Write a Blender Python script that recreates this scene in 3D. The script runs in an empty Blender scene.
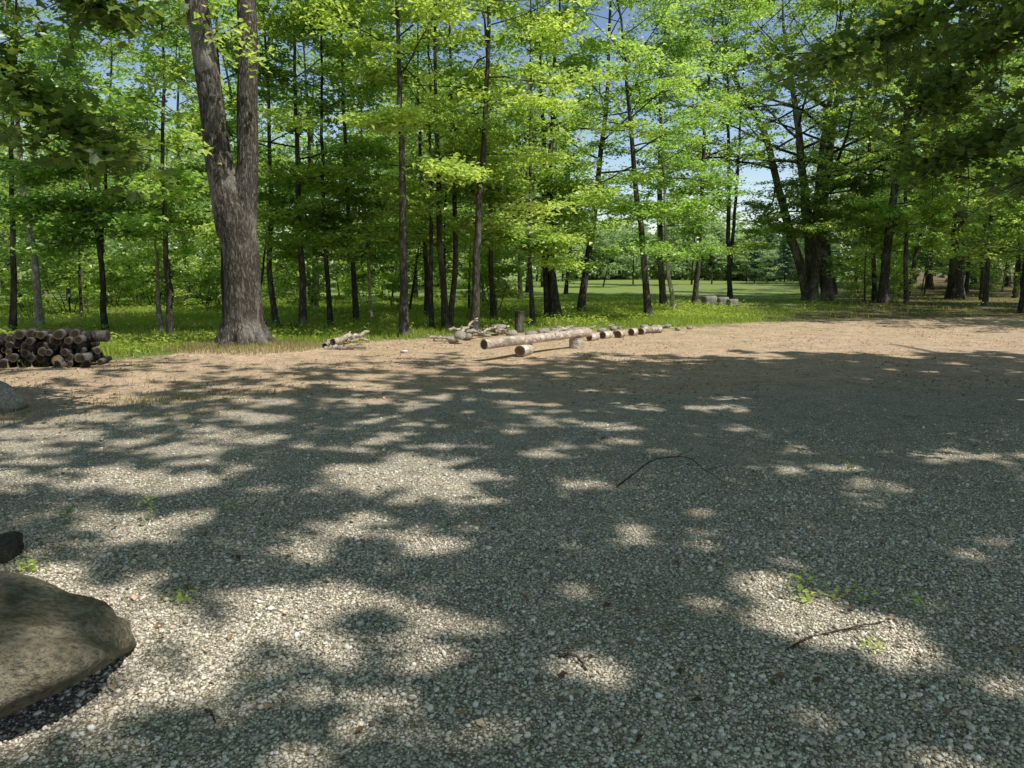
import bpy, math, random
import numpy as np
from mathutils import Vector, Matrix

R = math.radians
rng = np.random.default_rng(7)
random.seed(7)
scene = bpy.context.scene
col = scene.collection

# ------------------------------------------------------------------ camera model
EYE = 1.6
FPX = 740.0
PITCH = R(8.9)
CP, SP = math.cos(PITCH), math.sin(PITCH)


def ray(px, py):
    u, v = (px - 512.0) / FPX, (384.0 - py) / FPX
    return np.array([u, CP + v * SP, -SP + v * CP])


def G(px, py):
    """ground point (z = 0) seen at a photo pixel"""
    d = ray(px, py)
    t = EYE / -d[2]
    return np.array([d[0] * t, d[1] * t, 0.0])


def at(px, py, Y):
    """point at depth Y (metres forward) seen at a photo pixel"""
    d = ray(px, py)
    t = Y / d[1]
    return np.array([d[0] * t, Y, EYE + d[2] * t])


# sun: high, from the right and a little behind
SUN_EL, SUN_AZ = R(58), R(122)          # azimuth clockwise from +Y (forward)
SUN_DIR = np.array([math.sin(SUN_AZ) * math.cos(SUN_EL), math.cos(SUN_AZ) * math.cos(SUN_EL), math.sin(SUN_EL)])

# ------------------------------------------------------------------ object helpers


def link(o):
    col.objects.link(o)
    return o


def tag(o, label=None, cat=None, group=None, kind=None):
    if label: o['label'] = label
    if cat: o['category'] = cat
    if group: o['group'] = group
    if kind: o['kind'] = kind
    return o


def empty(name, loc, label=None, cat=None, group=None):
    o = bpy.data.objects.new(name, None)
    o.empty_display_size = 0.2
    o.location = [float(c) for c in loc]
    link(o)
    return tag(o, label, cat, group)


def mesh_data(name, v, faces, smooth=True, attrs=None):
    """faces: list of (n,k) integer arrays"""
    me = bpy.data.meshes.new(name)
    v = np.asarray(v, dtype=np.float32)
    faces = [np.asarray(f, dtype=np.int32) for f in faces if len(f)]
    nl = sum(f.size for f in faces)
    npoly = sum(len(f) for f in faces)
    me.vertices.add(len(v))
    me.vertices.foreach_set('co', v.ravel())
    me.loops.add(nl)
    me.loops.foreach_set('vertex_index', np.concatenate([f.ravel() for f in faces]))
    me.polygons.add(npoly)
    starts, tot, s = [], [], 0
    for f in faces:
        k = f.shape[1]
        starts.append(s + np.arange(len(f)) * k)
        tot.append(np.full(len(f), k))
        s += f.size
    me.polygons.foreach_set('loop_start', np.concatenate(starts).astype(np.int32))
    me.polygons.foreach_set('loop_total', np.concatenate(tot).astype(np.int32))
    me.polygons.foreach_set('use_smooth', np.full(npoly, bool(smooth)))
    for an, av in (attrs or {}).items():
        a = me.attributes.new(an, 'FLOAT', 'POINT')
        a.data.foreach_set('value', np.asarray(av, dtype=np.float32))
    me.update(calc_edges=True)
    me.validate()
    return me


def obj(name, me, mat, parent=None, loc=None):
    o = bpy.data.objects.new(name, me)
    if mat is not None and len(me.materials) == 0:
        me.materials.append(mat)
    if loc is not None: o.location = [float(c) for c in loc]
    if parent is not None: o.parent = parent
    return link(o)


def copy_tree(o, parent=None):
    c = o.copy()
    col.objects.link(c)
    if parent is not None: c.parent = parent
    for ch in list(o.children): copy_tree(ch, c)
    return c


class Geo:
    """collects vertices, quads, triangles"""
    def __init__(s):
        s.v, s.q, s.t, s.n = [], [], [], 0

    def add(s, v, q=None, t=None):
        v = np.asarray(v, float).reshape(-1, 3)
        if q is not None and len(q): s.q.append(np.asarray(q) + s.n)
        if t is not None and len(t): s.t.append(np.asarray(t) + s.n)
        s.v.append(v); s.n += len(v)

    def data(s, name, off=(0, 0, 0), smooth=True, attrs=None):
        f = []
        if s.q: f.append(np.concatenate(s.q))
        if s.t: f.append(np.concatenate(s.t))
        return mesh_data(name, np.concatenate(s.v) - np.asarray(off, float), f, smooth, attrs)


def tube(g, pts, rad, seg=6, lump=0.0, cap=True, r=random, cap0=False):
    pts = np.asarray(pts, float)
    rad = np.asarray(rad, float)
    n = len(pts)
    tan = np.gradient(pts, axis=0)
    tan /= np.linalg.norm(tan, axis=1)[:, None] + 1e-9
    ref = np.array([0, 0, 1.0]) if abs(tan[0, 2]) < 0.8 else np.array([0, 1.0, 0])
    a = np.cross(tan, ref); a /= np.linalg.norm(a, axis=1)[:, None] + 1e-9
    b = np.cross(tan, a)
    th = np.arange(seg) * 2 * math.pi / seg
    rr = rad[:, None] * np.ones((1, seg))
    if lump:
        ph = r.random() * 6.28
        rr = rr * (1 + lump * np.sin(3 * th + ph)[None] * 0.6 + lump * np.sin(2 * th + ph * 2)[None] * 0.5
                   + lump * rng.normal(0, 0.35, rr.shape))
    v = pts[:, None, :] + rr[:, :, None] * (np.cos(th)[None, :, None] * a[:, None, :] + np.sin(th)[None, :, None] * b[:, None, :])
    i = np.arange(n - 1)[:, None] * seg
    j = np.arange(seg)[None]
    k = (np.arange(seg)[None] + 1) % seg
    q = np.stack([i + j, i + k, i + seg + k, i + seg + j], -1).reshape(-1, 4)
    v = v.reshape(-1, 3)
    t = []
    if cap:
        v = np.vstack([v, pts[-1]])
        m = n * seg
        t = [[(n - 1) * seg + x, (n - 1) * seg + (x + 1) % seg, m] for x in range(seg)]
    if cap0:
        m = len(v)
        v = np.vstack([v, pts[0]])
        t = list(t) + [[(x + 1) % seg, x, m] for x in range(seg)]
    g.add(v, q, t)


# ------------------------------------------------------------------ materials
def new_mat(name):
    m = bpy.data.materials.new(name)
    m.use_nodes = True
    nt = m.node_tree
    nt.nodes.clear()
    return m, nt


def nd(nt, t, **kw):
    n = nt.nodes.new(t)
    for k, v in kw.items():
        if k in n.inputs.keys() if hasattr(n.inputs, 'keys') else False:
            n.inputs[k].default_value = v
        else:
            setattr(n, k, v)
    return n


def ramp(nt, fac, stops):
    r = nt.nodes.new('ShaderNodeValToRGB')
    e = r.color_ramp.elements
    while len(e) < len(stops): e.new(0.5)
    for el, (p, c) in zip(e, stops):
        el.position = p
        el.color = (c[0], c[1], c[2], 1)
    nt.links.new(fac, r.inputs[0])
    return r.outputs[0]


def noise(nt, vec, scale, detail=4, rough=0.55):
    n = nt.nodes.new('ShaderNodeTexNoise')
    n.inputs['Scale'].default_value = scale
    n.inputs['Detail'].default_value = detail
    n.inputs['Roughness'].default_value = rough
    if vec is not None: nt.links.new(vec, n.inputs['Vector'])
    return n.outputs['Fac']


def mix(nt, fac, a, b, mode='MIX'):
    n = nt.nodes.new('ShaderNodeMix')
    n.data_type = 'RGBA'
    n.blend_type = mode
    for s, v in ((n.inputs[0], fac), (n.inputs[6], a), (n.inputs[7], b)):
        if hasattr(v, 'is_linked'): nt.links.new(v, s)
        elif isinstance(v, (int, float)): s.default_value = v
        else: s.default_value = (v[0], v[1], v[2], 1)
    return n.outputs[2]


def math_(nt, op, a, b=None, clamp=False):
    n = nt.nodes.new('ShaderNodeMath')
    n.operation = op
    n.use_clamp = clamp
    for s, v in ((n.inputs[0], a), (n.inputs[1], b)):
        if v is None: continue
        if hasattr(v, 'is_linked'): nt.links.new(v, s)
        else: s.default_value = v
    return n.outputs[0]


def smooth(nt, x, lo, hi):
    n = nt.nodes.new('ShaderNodeMapRange')
    n.interpolation_type = 'SMOOTHSTEP'
    n.inputs[1].default_value = lo
    n.inputs[2].default_value = hi
    nt.links.new(x, n.inputs[0])
    return n.outputs[0]


def finish(nt, colour, rough=0.85, bump=None, bump_strength=0.5, bump_dist=0.02, spec=0.25):
    p = nt.nodes.new('ShaderNodeBsdfPrincipled')
    out = nt.nodes.new('ShaderNodeOutputMaterial')
    if hasattr(colour, 'is_linked'): nt.links.new(colour, p.inputs['Base Color'])
    else: p.inputs['Base Color'].default_value = (*colour, 1)
    p.inputs['Roughness'].default_value = rough
    p.inputs['Specular IOR Level'].default_value = spec
    if bump is not None:
        b = nt.nodes.new('ShaderNodeBump')
        b.inputs['Strength'].default_value = bump_strength
        b.inputs['Distance'].default_value = bump_dist
        nt.links.new(bump, b.inputs['Height'])
        nt.links.new(b.outputs[0], p.inputs['Normal'])
    nt.links.new(p.outputs[0], out.inputs[0])
    return p


def coords(nt, scale=(1, 1, 1), kind='Object'):
    tc = nt.nodes.new('ShaderNodeTexCoord')
    mp = nt.nodes.new('ShaderNodeMapping')
    mp.inputs['Scale'].default_value = scale
    nt.links.new(tc.outputs[kind], mp.inputs[0])
    return mp.outputs[0]


def bark_mat(name, dark, light, lichen=None, vs=0.18, fine=16):
    m, nt = new_mat(name)
    v = coords(nt, (1, 1, vs))
    n1 = noise(nt, v, fine, 6, 0.65)
    n2 = noise(nt, coords(nt, (1, 1, 0.5)), 2.2, 4)
    n1 = math_(nt, 'MULTIPLY_ADD', math_(nt, 'ABSOLUTE', math_(nt, 'SUBTRACT', noise(nt, v, fine * .6, 4, .6), .5)), 2.2)
    n1.node.inputs[2].default_value = .2
    c = ramp(nt, n1, [(0.22, dark), (0.62, light)])
    if lichen:
        c = mix(nt, math_(nt, 'MULTIPLY', smooth(nt, n2, 0.5, 0.68), 0.75), c, lichen)
    oi = nt.nodes.new('ShaderNodeObjectInfo')
    f = math_(nt, 'MULTIPLY_ADD', oi.outputs['Random'], 0.5)
    f.node.inputs[2].default_value = 0.75
    c = mix(nt, 1.0, c, f, 'MULTIPLY')
    finish(nt, c, 0.92, n1, 1.0, 0.06, 0.15)
    return m


def leaf_mat(name, stops, tstops, gloss=0.05):
    m, nt = new_mat(name)
    a = nt.nodes.new('ShaderNodeAttribute'); a.attribute_name = 'tint'
    oi = nt.nodes.new('ShaderNodeObjectInfo')
    f = math_(nt, 'ADD', a.outputs['Fac'], math_(nt, 'MULTIPLY', math_(nt, 'SUBTRACT', oi.outputs['Random'], 0.5), 0.36), True)
    c = ramp(nt, f, stops)
    tcol = ramp(nt, f, tstops)
    d = nt.nodes.new('ShaderNodeBsdfDiffuse')
    t = nt.nodes.new('ShaderNodeBsdfTranslucent')
    nt.links.new(c, d.inputs[0]); nt.links.new(tcol, t.inputs[0])
    ad = nt.nodes.new('ShaderNodeAddShader')
    nt.links.new(d.outputs[0], ad.inputs[0]); nt.links.new(t.outputs[0], ad.inputs[1])
    g = nt.nodes.new('ShaderNodeBsdfGlossy'); g.inputs['Roughness'].default_value = 0.42
    g.inputs[0].default_value = (0.9, 0.95, 0.85, 1)
    ms = nt.nodes.new('ShaderNodeMixShader'); ms.inputs[0].default_value = gloss
    nt.links.new(ad.outputs[0], ms.inputs[1]); nt.links.new(g.outputs[0], ms.inputs[2])
    out = nt.nodes.new('ShaderNodeOutputMaterial')
    nt.links.new(ms.outputs[0], out.inputs[0])
    return m


M = {}
M['leaf'] = leaf_mat('maple_leaf', [(0, (.045, .066, .025)), (.5, (.118, .158, .044)), (1, (.245, .28, .09))],
                     [(0, (.13, .21, .032)), (.5, (.335, .475, .072)), (1, (.54, .64, .13))], 0.06)
M['leaf_cool'] = leaf_mat('cool_maple_leaf', [(0, (.04, .064, .024)), (.5, (.105, .155, .042)), (1, (.22, .275, .09))],
                          [(0, (.085, .17, .028)), (.5, (.26, .43, .066)), (1, (.46, .59, .13))], 0.06)
M['leaf_dark'] = leaf_mat('shade_toned_leaf', [(0, (.02, .045, .012)), (.5, (.045, .09, .018)), (1, (.09, .15, .03))],
                          [(0, (.04, .08, .012)), (.5, (.13, .18, .025)), (1, (.28, .32, .05))], 0.04)  # darker copy of the leaf: shade on the low boughs put into colour
M['leaf_blue'] = leaf_mat('needle_leaf', [(0, (.10, .14, .11)), (.5, (.19, .26, .20)), (1, (.30, .38, .30))],
                          [(0, (.02, .04, .02)), (.5, (.04, .08, .03)), (1, (.07, .12, .05))], 0.02)
M['leaf_hazed'] = leaf_mat('hazed_far_leaf', [(0, (.17, .22, .12)), (.5, (.26, .33, .17)), (1, (.38, .45, .24))],
                         [(0, (.12, .17, .08)), (.5, (.22, .30, .12)), (1, (.33, .41, .17))], 0.0)  # paled, greyed green: distance haze is put into the leaf colour
M['grass'] = leaf_mat('grass_blade', [(0, (.075, .09, .022)), (.5, (.16, .20, .04)), (1, (.32, .33, .10))],
                      [(0, (.06, .10, .01)), (.5, (.20, .28, .03)), (1, (.36, .40, .07))], 0.0)
M['dry_grass'] = leaf_mat('dry_grass_blade', [(0, (.12, .10, .04)), (.5, (.26, .23, .10)), (1, (.42, .36, .2))],
                          [(0, (.05, .06, .02)), (.5, (.12, .12, .04)), (1, (.2, .18, .08))], 0.02)
M['bark_oak'] = bark_mat('furrowed_grey_bark', (.055, .047, .038), (.265, .24, .205), (.37, .35, .31), 0.24, 28)
M['bark_grey'] = bark_mat('grey_bark', (.055, .047, .037), (.215, .195, .165), (.31, .295, .26), 0.25, 20)
M['bark_dark'] = bark_mat('dark_bark', (.035, .03, .024), (.135, .12, .10), (.23, .22, .195), 0.25, 20)
M['bark_pale'] = bark_mat('pale_bark', (.26, .22, .18), (.66, .59, .50), (.6, .56, .5), 0.5, 12)
M['log_bark'] = bark_mat('weathered_log_bark', (.36, .29, .23), (.66, .57, .48), (.68, .61, .54), 1.0, 7)
M['shaded_old_log_bark'] = bark_mat('shaded_old_log_bark', (.02, .017, .015), (.085, .074, .066), (.17, .165, .16), 0.6, 14)  # old bark darkened further: the woodpile's shade is put into the colour
M['dead_wood'] = bark_mat('bleached_wood', (.28, .23, .18), (.62, .55, .47), None, 0.6, 12)
M['twig'] = bark_mat('twig_bark', (.06, .048, .038), (.22, .18, .14), None, 0.6, 20)


def cut_mat(name, core, edge):
    m, nt = new_mat(name)
    a = nt.nodes.new('ShaderNodeAttribute'); a.attribute_name = 'ring'
    rr = math_(nt, 'ADD', a.outputs['Fac'], math_(nt, 'MULTIPLY', noise(nt, coords(nt), 14, 3), 0.2))
    w = math_(nt, 'SINE', math_(nt, 'MULTIPLY', rr, 55.0))
    c = ramp(nt, rr, [(0.0, core), (0.72, core), (0.93, edge), (1.0, edge)])
    c = mix(nt, math_(nt, 'MULTIPLY_ADD', w, 0.12), c, (0.03, 0.02, 0.012))
    finish(nt, c, 0.9, w, 0.2, 0.005)
    return m


M['cut_red'] = cut_mat('weathered_cut', (.20, .115, .072), (.36, .25, .17))
M['cut_pile'] = cut_mat('shaded_old_ring_cut', (.025, .02, .016), (.125, .10, .072))  # dark sawn ends, rim darkened further in place of shade on the pile
M['cut_fresh'] = cut_mat('fresh_cut', (.55, .40, .22), (.42, .28, .14))


def rock_mat(name, a_, b_, moss, ms, bd=.045):
    m, nt = new_mat(name)
    v = coords(nt)
    n1 = noise(nt, v, 5, 6, 0.62)
    n2 = noise(nt, v, 42, 5, 0.7)
    n3 = noise(nt, coords(nt, (1.3, 1, .8)), 4.2, 7, 0.75)
    c = ramp(nt, n1, [(0.3, a_), (0.7, b_)])
    sp = ramp(nt, n2, [(0.36, (.35, .35, .35)), (0.5, (.9, .9, .9)), (0.64, (1.3, 1.27, 1.2))])
    c = mix(nt, 0.85, c, sp, 'MULTIPLY')
    c = mix(nt, math_(nt, 'MULTIPLY', smooth(nt, n3, 0.42, 0.62), ms), c, moss)
    c = mix(nt, math_(nt, 'MULTIPLY', smooth(nt, noise(nt, v, 9, 4), 0.62, 0.72), 0.5), c, (.36, .27, .17))
    h = math_(nt, 'ADD', math_(nt, 'MULTIPLY', n2, 0.5), n1)
    finish(nt, c, 0.9, h, 1.0, bd, 0.2)
    return m


M['boulder'] = rock_mat('mossy_boulder', (.20, .175, .12), (.47, .42, .32), (.105, .098, .05), 0.62, .09)
M['stone'] = rock_mat('grey_stone', (.26, .23, .20), (.50, .46, .41), (.2, .2, .13), 0.2)
M['dark_stone'] = rock_mat('dark_stone', (.05, .045, .04), (.13, .115, .10), (.05, .06, .03), 0.4)
M['concrete'] = rock_mat('pale_block', (.17, .165, .15), (.36, .345, .31), (.3, .3, .22), 0.2)
m_, nt_ = new_mat('white_paper')
finish(nt_, ramp(nt_, noise(nt_, coords(nt_), 30, 3), [(0.3, (.62, .6, .58)), (0.7, (.82, .8, .78))]), 0.7)
M['paper'] = m_

# ------------------------------------------------------------------ ground zones
GRAVEL = np.array([G(*p)[:2] for p in [(-900, 470), (-300, 436), (0, 421), (100, 407), (300, 397), (512, 393), (800, 391), (1024, 389), (1500, 389)]])
FOREST = np.array([G(*p)[:2] for p in [(-900, 385), (-400, 377), (0, 369), (110, 362), (215, 352), (260, 351), (330, 345), (400, 340), (470, 335),
                                       (560, 331), (650, 329), (720, 325), (800, 321), (900, 319), (1024, 317), (1500, 316)]])


def edge_of(poly, x):
    return np.interp(x, poly[:, 0], poly[:, 1])


def bumpy(x, y):
    return (0.5 * np.sin(x * 1.7 + 0.8 * np.sin(y * 0.9)) + 0.5 * np.sin(y * 2.3 + 1.1 * np.sin(x * 1.3))
            + 0.5 * np.sin(x * 4.1 + y * 3.3) * 0.5)


OAK = np.array([-5.24, 14.45])


def ground_z(x, y):
    x = np.asarray(x, float); y = np.asarray(y, float)
    z = 0.012 * bumpy(x, y)
    z = z + 0.16 * np.exp(-((x - OAK[0]) ** 2 + (y - OAK[1]) ** 2) / 1.6)
    far = np.clip((y - 20) / 40, 0, 1)
    return z + far * 0.12 * np.sin(x * 0.21 + 1) * np.sin(y * 0.17)


def ground_material():
    m, nt = new_mat('ground_surface')
    geo = nt.nodes.new('ShaderNodeNewGeometry')
    P = geo.outputs['Position']
    eg = nt.nodes.new('ShaderNodeAttribute'); eg.attribute_name = 'edge_gravel'
    ef = nt.nodes.new('ShaderNodeAttribute'); ef.attribute_name = 'edge_forest'
    nb = noise(nt, P, 0.9, 6, 0.65)
    nm = noise(nt, P, 5.0, 5, 0.6)
    nf = noise(nt, P, 38.0, 5, 0.7)
    nbig = noise(nt, P, 0.25, 3)
    cen = lambda s, k: math_(nt, 'MULTIPLY', math_(nt, 'SUBTRACT', s, 0.5), k)
    # gravel
    vo = nt.nodes.new('ShaderNodeTexVoronoi'); vo.inputs['Scale'].default_value = 84; nt.links.new(P, vo.inputs['Vector'])
    sep = nt.nodes.new('ShaderNodeSeparateColor'); nt.links.new(vo.outputs['Color'], sep.inputs[0])
    stone = ramp(nt, sep.outputs[0], [(0, (.22, .195, .15)), (.3, (.50, .45, .365)), (.6, (.68, .62, .52)), (.85, (.80, .75, .64)), (1, (.90, .86, .77))])
    gap = smooth(nt, vo.outputs['Distance'], 0.30, 0.62)
    grav = mix(nt, math_(nt, 'MULTIPLY', gap, 0.7), stone, (.16, .135, .10))
    grav = mix(nt, 1.0, grav, ramp(nt, nm, [(0.3, (.78, .78, .76)), (0.7, (1.12, 1.1, 1.06))]), 'MULTIPLY')
    dirtpatch = math_(nt, 'MULTIPLY', smooth(nt, nb, 0.56, 0.72), 0.45)
    grav = mix(nt, dirtpatch, grav, (.21, .17, .115))
    grav = mix(nt, math_(nt, 'MULTIPLY', smooth(nt, noise(nt, P, 1.6, 6, .7), .55, .7), .35), grav, (.12, .14, .06))
    # dirt / wood chip clearing
    dirt = ramp(nt, nf, [(0.28, (.25, .18, .13)), (0.5, (.48, .365, .265)), (0.7, (.70, .57, .445))])
    dirt = mix(nt, math_(nt, 'MULTIPLY', smooth(nt, nm, 0.45, 0.75), 0.5), dirt, (.30, .215, .135))
    litter = math_(nt, 'GREATER_THAN', noise(nt, P, 17, 5, 0.75), 0.645)
    dirt = mix(nt, math_(nt, 'MULTIPLY', litter, 0.7), dirt, (.12, .075, .045))
    grassy = math_(nt, 'MULTIPLY', smooth(nt, noise(nt, P, 0.7, 5, 0.7), 0.56, 0.68), 0.45)
    dirt = mix(nt, grassy, dirt, (.19, .20, .07))
    dirt = mix(nt, 1.0, dirt, ramp(nt, noise(nt, P, 1.9, 6, .7), [(0.32, (.74, .73, .70)), (0.68, (1.16, 1.14, 1.10))]), 'MULTIPLY')
    dirt = mix(nt, 1.0, dirt, ramp(nt, noise(nt, P, 12, 6, .75), [(0.34, (.70, .68, .66)), (0.62, (1.15, 1.15, 1.13))]), 'MULTIPLY')
    # forest floor and meadow
    gr = ramp(nt, noise(nt, P, 9, 6, 0.7), [(0.3, (.05, .075, .02)), (0.5, (.12, .18, .035)), (0.7, (.22, .27, .07))])
    leafy = ramp(nt, nf, [(0.3, (.07, .05, .03)), (0.7, (.22, .16, .10))])
    spx = nt.nodes.new('ShaderNodeSeparateXYZ'); nt.links.new(P, spx.inputs[0])
    rightish = smooth(nt, spx.outputs[0], 6.5, 12.0)
    fl = smooth(nt, math_(nt, 'ADD', nb, math_(nt, 'MULTIPLY', rightish, 0.20)), 0.5, 0.66)
    forest = mix(nt, math_(nt, 'MULTIPLY', fl, 0.75), gr, leafy)
    meadow = ramp(nt, noise(nt, P, 0.8, 6, 0.7), [(0.3, (.15, .22, .055)), (0.7, (.26, .33, .10))])
    far = smooth(nt, spx.outputs[1], 27, 38)
    wood_side = smooth(nt, math_(nt, 'ADD', spx.outputs[0], math_(nt, 'MULTIPLY', spx.outputs[1], -0.457)), -2.2, 1.0)
    far = math_(nt, 'MULTIPLY', far, math_(nt, 'SUBTRACT', 1.0, math_(nt, 'MULTIPLY', wood_side, .8)))
    forest = mix(nt, math_(nt, 'MULTIPLY', far, 0.8), forest, meadow)
    forest = mix(nt, math_(nt, 'MULTIPLY', wood_side, .65), forest, leafy)  # brown litter, which also darkens the right floor in place of tree shade
    # blend
    a = smooth(nt, math_(nt, 'ADD', eg.outputs['Fac'], math_(nt, 'ADD', cen(nb, 7.5), math_(nt, 'ADD', cen(nm, 5.0), cen(nf, 2.0)))), -1.3, 1.3)
    b = smooth(nt, math_(nt, 'ADD', ef.outputs['Fac'], math_(nt, 'ADD', cen(nb, 3.5), math_(nt, 'ADD', cen(nm, 3.0), cen(nf, 1.0)))), -0.6, 0.6)
    c = mix(nt, b, mix(nt, a, grav, dirt), forest)
    hg = math_(nt, 'MULTIPLY', math_(nt, 'SUBTRACT', 1.0, vo.outputs['Distance']), math_(nt, 'SUBTRACT', 1.0, a))
    h = math_(nt, 'ADD', hg, math_(nt, 'MULTIPLY', nf, 0.9))
    finish(nt, c, 0.95, h, 0.8, 0.016, 0.12)
    return m


M['ground'] = ground_material()


def axis(lo, a, b, hi, step, grow):
    mid = list(np.arange(a, b + 1e-6, step))
    s, x, left = step, a, []
    while x > lo:
        s *= grow; x -= s; left.append(x)
    s, x, right = step, b, []
    while x < hi:
        s *= grow; x += s; right.append(x)
    return np.array(left[::-1] + mid + right)


def build_ground():
    xs = axis(-700, -22, 24, 700, 0.22, 1.16)
    ys = axis(-60, 0.5, 34, 900, 0.2, 1.14)
    X, Y = np.meshgrid(xs, ys)
    Z = ground_z(X, Y)
    v = np.stack([X, Y, Z], -1).reshape(-1, 3)
    eg = (Y - edge_of(GRAVEL, X)).ravel()
    ef = (Y - edge_of(FOREST, X)).ravel()
    nx, ny = len(xs), len(ys)
    i = np.arange(ny - 1)[:, None] * nx + np.arange(nx - 1)[None]
    q = np.stack([i, i + 1, i + nx + 1, i + nx], -1).reshape(-1, 4)
    ceg = eg[q].mean(1); cef = ef[q].mean(1)
    for name, sel, lab in (('gravel_yard', ceg < 0, 'grey crushed stone yard in dappled shade'),
                           ('dirt_clearing', (ceg >= 0) & (cef < 0), 'tan bare dirt strip between gravel and grass'),
                           ('grass_ground', cef >= 0, 'grassy forest floor and meadow behind the dirt')):
        f = q[sel]
        u, inv = np.unique(f, return_inverse=True)
        me = mesh_data(name, v[u], [inv.reshape(-1, 4)], True, {'edge_gravel': eg[u], 'edge_forest': ef[u]})
        tag(obj(name, me, M['ground']), lab, None, None, 'structure')


build_ground()

# ------------------------------------------------------------------ leaves
# sunlit patches on the yard: gaps between the boughs overhead (photo pixel centre, half-width, half-height, tilt)
SUN_PATCHES = [
    (35, 437, 60, 8), (110, 450, 75, 6), (215, 438, 45, 5), (40, 488, 65, 10), (115, 478, 50, 6), (165, 492, 50, 5), (190, 465, 40, 4),
    (300, 493, 70, 7), (370, 478, 50, 9), (425, 458, 28, 6), (490, 500, 28, 6), (462, 489, 22, 4), (275, 553, 42, 14), (325, 523, 24, 6),
    (415, 540, 28, 12), (300, 605, 95, 17), (365, 596, 50, 14), (230, 640, 50, 12), (300, 655, 60, 10), (400, 640, 40, 12), (430, 590, 34, 16), (155, 635, 26, 26), (235, 690, 42, 14),
    (170, 515, 40, 5), (50, 572, 30, 12), (435, 655, 25, 12), (485, 620, 30, 18), (600, 668, 50, 20), (750, 586, 56, 18), (800, 622, 85, 32),
    (860, 640, 60, 24), (910, 660, 44, 18), (665, 590, 22, 8), (575, 590, 25, 8), (635, 441, 38, 4), (660, 408, 75, 5), (560, 412, 60, 5),
    (560, 510, 26, 6), (845, 467, 26, 4), (882, 487, 22, 6), (905, 515, 20, 4), (965, 452, 42, 8), (985, 399, 50, 4), (690, 515, 22, 4),
    (480, 475, 28, 4), (590, 745, 24, 16), (720, 398, 40, 3), (545, 455, 30, 5), (610, 425, 40, 4), (345, 640, 30, 10), (105, 545, 30, 8),
    (560, 375, 60, 3), (640, 372, 60, 3), (470, 398, 40, 3), (250, 415, 60, 3), (780, 470, 20, 3), (745, 545, 26, 4), (955, 600, 26, 5),
    (1000, 690, 30, 16), (120, 700, 25, 12), (520, 560, 26, 6), (210, 545, 24, 6), (10, 640, 40, 30),
    (150, 380, 70, 6), (60, 398, 90, 12), (100, 385, 110, 8), (290, 361, 60, 6), (200, 371, 60, 5), (350, 368, 60, 4), (240, 372, 40, 4), (330, 385, 30, 3), (420, 372, 30, 3), (30, 380, 60, 8),
]


def _patches():
    out = []
    for cx, cy, rx, ry in SUN_PATCHES:
        c = G(cx, cy); e = G(cx + rx, cy); f = G(cx, cy - ry); b = G(cx, cy + ry)
        out.append((c[0], (f[1] + b[1]) / 2, e[0] - c[0], (f[1] - b[1]) / 2))
    return np.array(out)


PATCH = _patches()


_ph = np.random.default_rng(11).uniform(0, 6.28, (7, 3))


def ripple(x, y):
    w = np.zeros(len(x))
    for i, (f, a) in enumerate(((1.3, .30), (2.3, .26), (3.9, .22), (6.1, .18), (9.5, .14), (14, .11), (21, .08))):
        w += a * np.sin(f * (x * math.cos(_ph[i, 0]) + y * math.sin(_ph[i, 0])) + _ph[i, 1]) * np.cos(f * .8 * (y * math.cos(_ph[i, 0]) - x * math.sin(_ph[i, 0])) + _ph[i, 2]) * 1.4
    return w


def gap_level(gx, gy):
    """how much open sky there is between this bit of ground and the sun: 1 inside a gap"""
    w = ripple(gx, gy)
    best = np.zeros(len(gx))
    for i, (cx, cy, rx, ry) in enumerate(PATCH):
        d = np.sqrt(((gx - cx) / rx) ** 2 + ((gy - cy) / ry) ** 2) + w * 1.35
        best = np.maximum(best, np.clip((1.24 - d) / 0.4, 0, 1) )
    best *= np.clip(1.08 + 1.3 * ripple(gx * 1.9 - 3, gy * 1.6 + 7), .12, 1)
    # the loose left half of the canopy: many small holes
    best = np.maximum(best, np.clip((ripple(gx * 2.3 + 9, gy * 3.5 - 4) - .10 + np.clip(-gx * .07, -.20, .14)) / .30, 0, 1))
    # the sunlit strip of dirt beyond the yard
    lim = np.interp(gx, [-12, -8, -5.0, -2.2, 0.5, 2.5, 9.0, 18], [11.6, 11.4, 12.2, 12.4, 12.3, 12.6, 13.4, 14.0])
    best = np.maximum(best, np.clip((gy - lim + w * 1.5 + .5 * ripple(gx * .35 + 2, gy * 1.5)) / 0.8, 0, 1))
    return best


def carve(p):
    t = p[:, 2] / SUN_DIR[2]
    gx = p[:, 0] - SUN_DIR[0] * t
    gy = p[:, 1] - SUN_DIR[1] * t
    return rng.random(len(p)) > gap_level(gx, gy) * 1.02


def gap_mean(p):
    t = p[:, 2] / SUN_DIR[2]
    return gap_level(p[:, 0] - SUN_DIR[0] * t, p[:, 1] - SUN_DIR[1] * t).mean()


MAPLE = np.array([(0, 0), (.16, .10), (.42, .06), (.34, .26), (.56, .52), (.34, .52), (.24, .62), (.12, .66), (0, 1.0),
                  (-.12, .66), (-.24, .62), (-.34, .52), (-.56, .52), (-.34, .26), (-.42, .06), (-.16, .10)])


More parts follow.
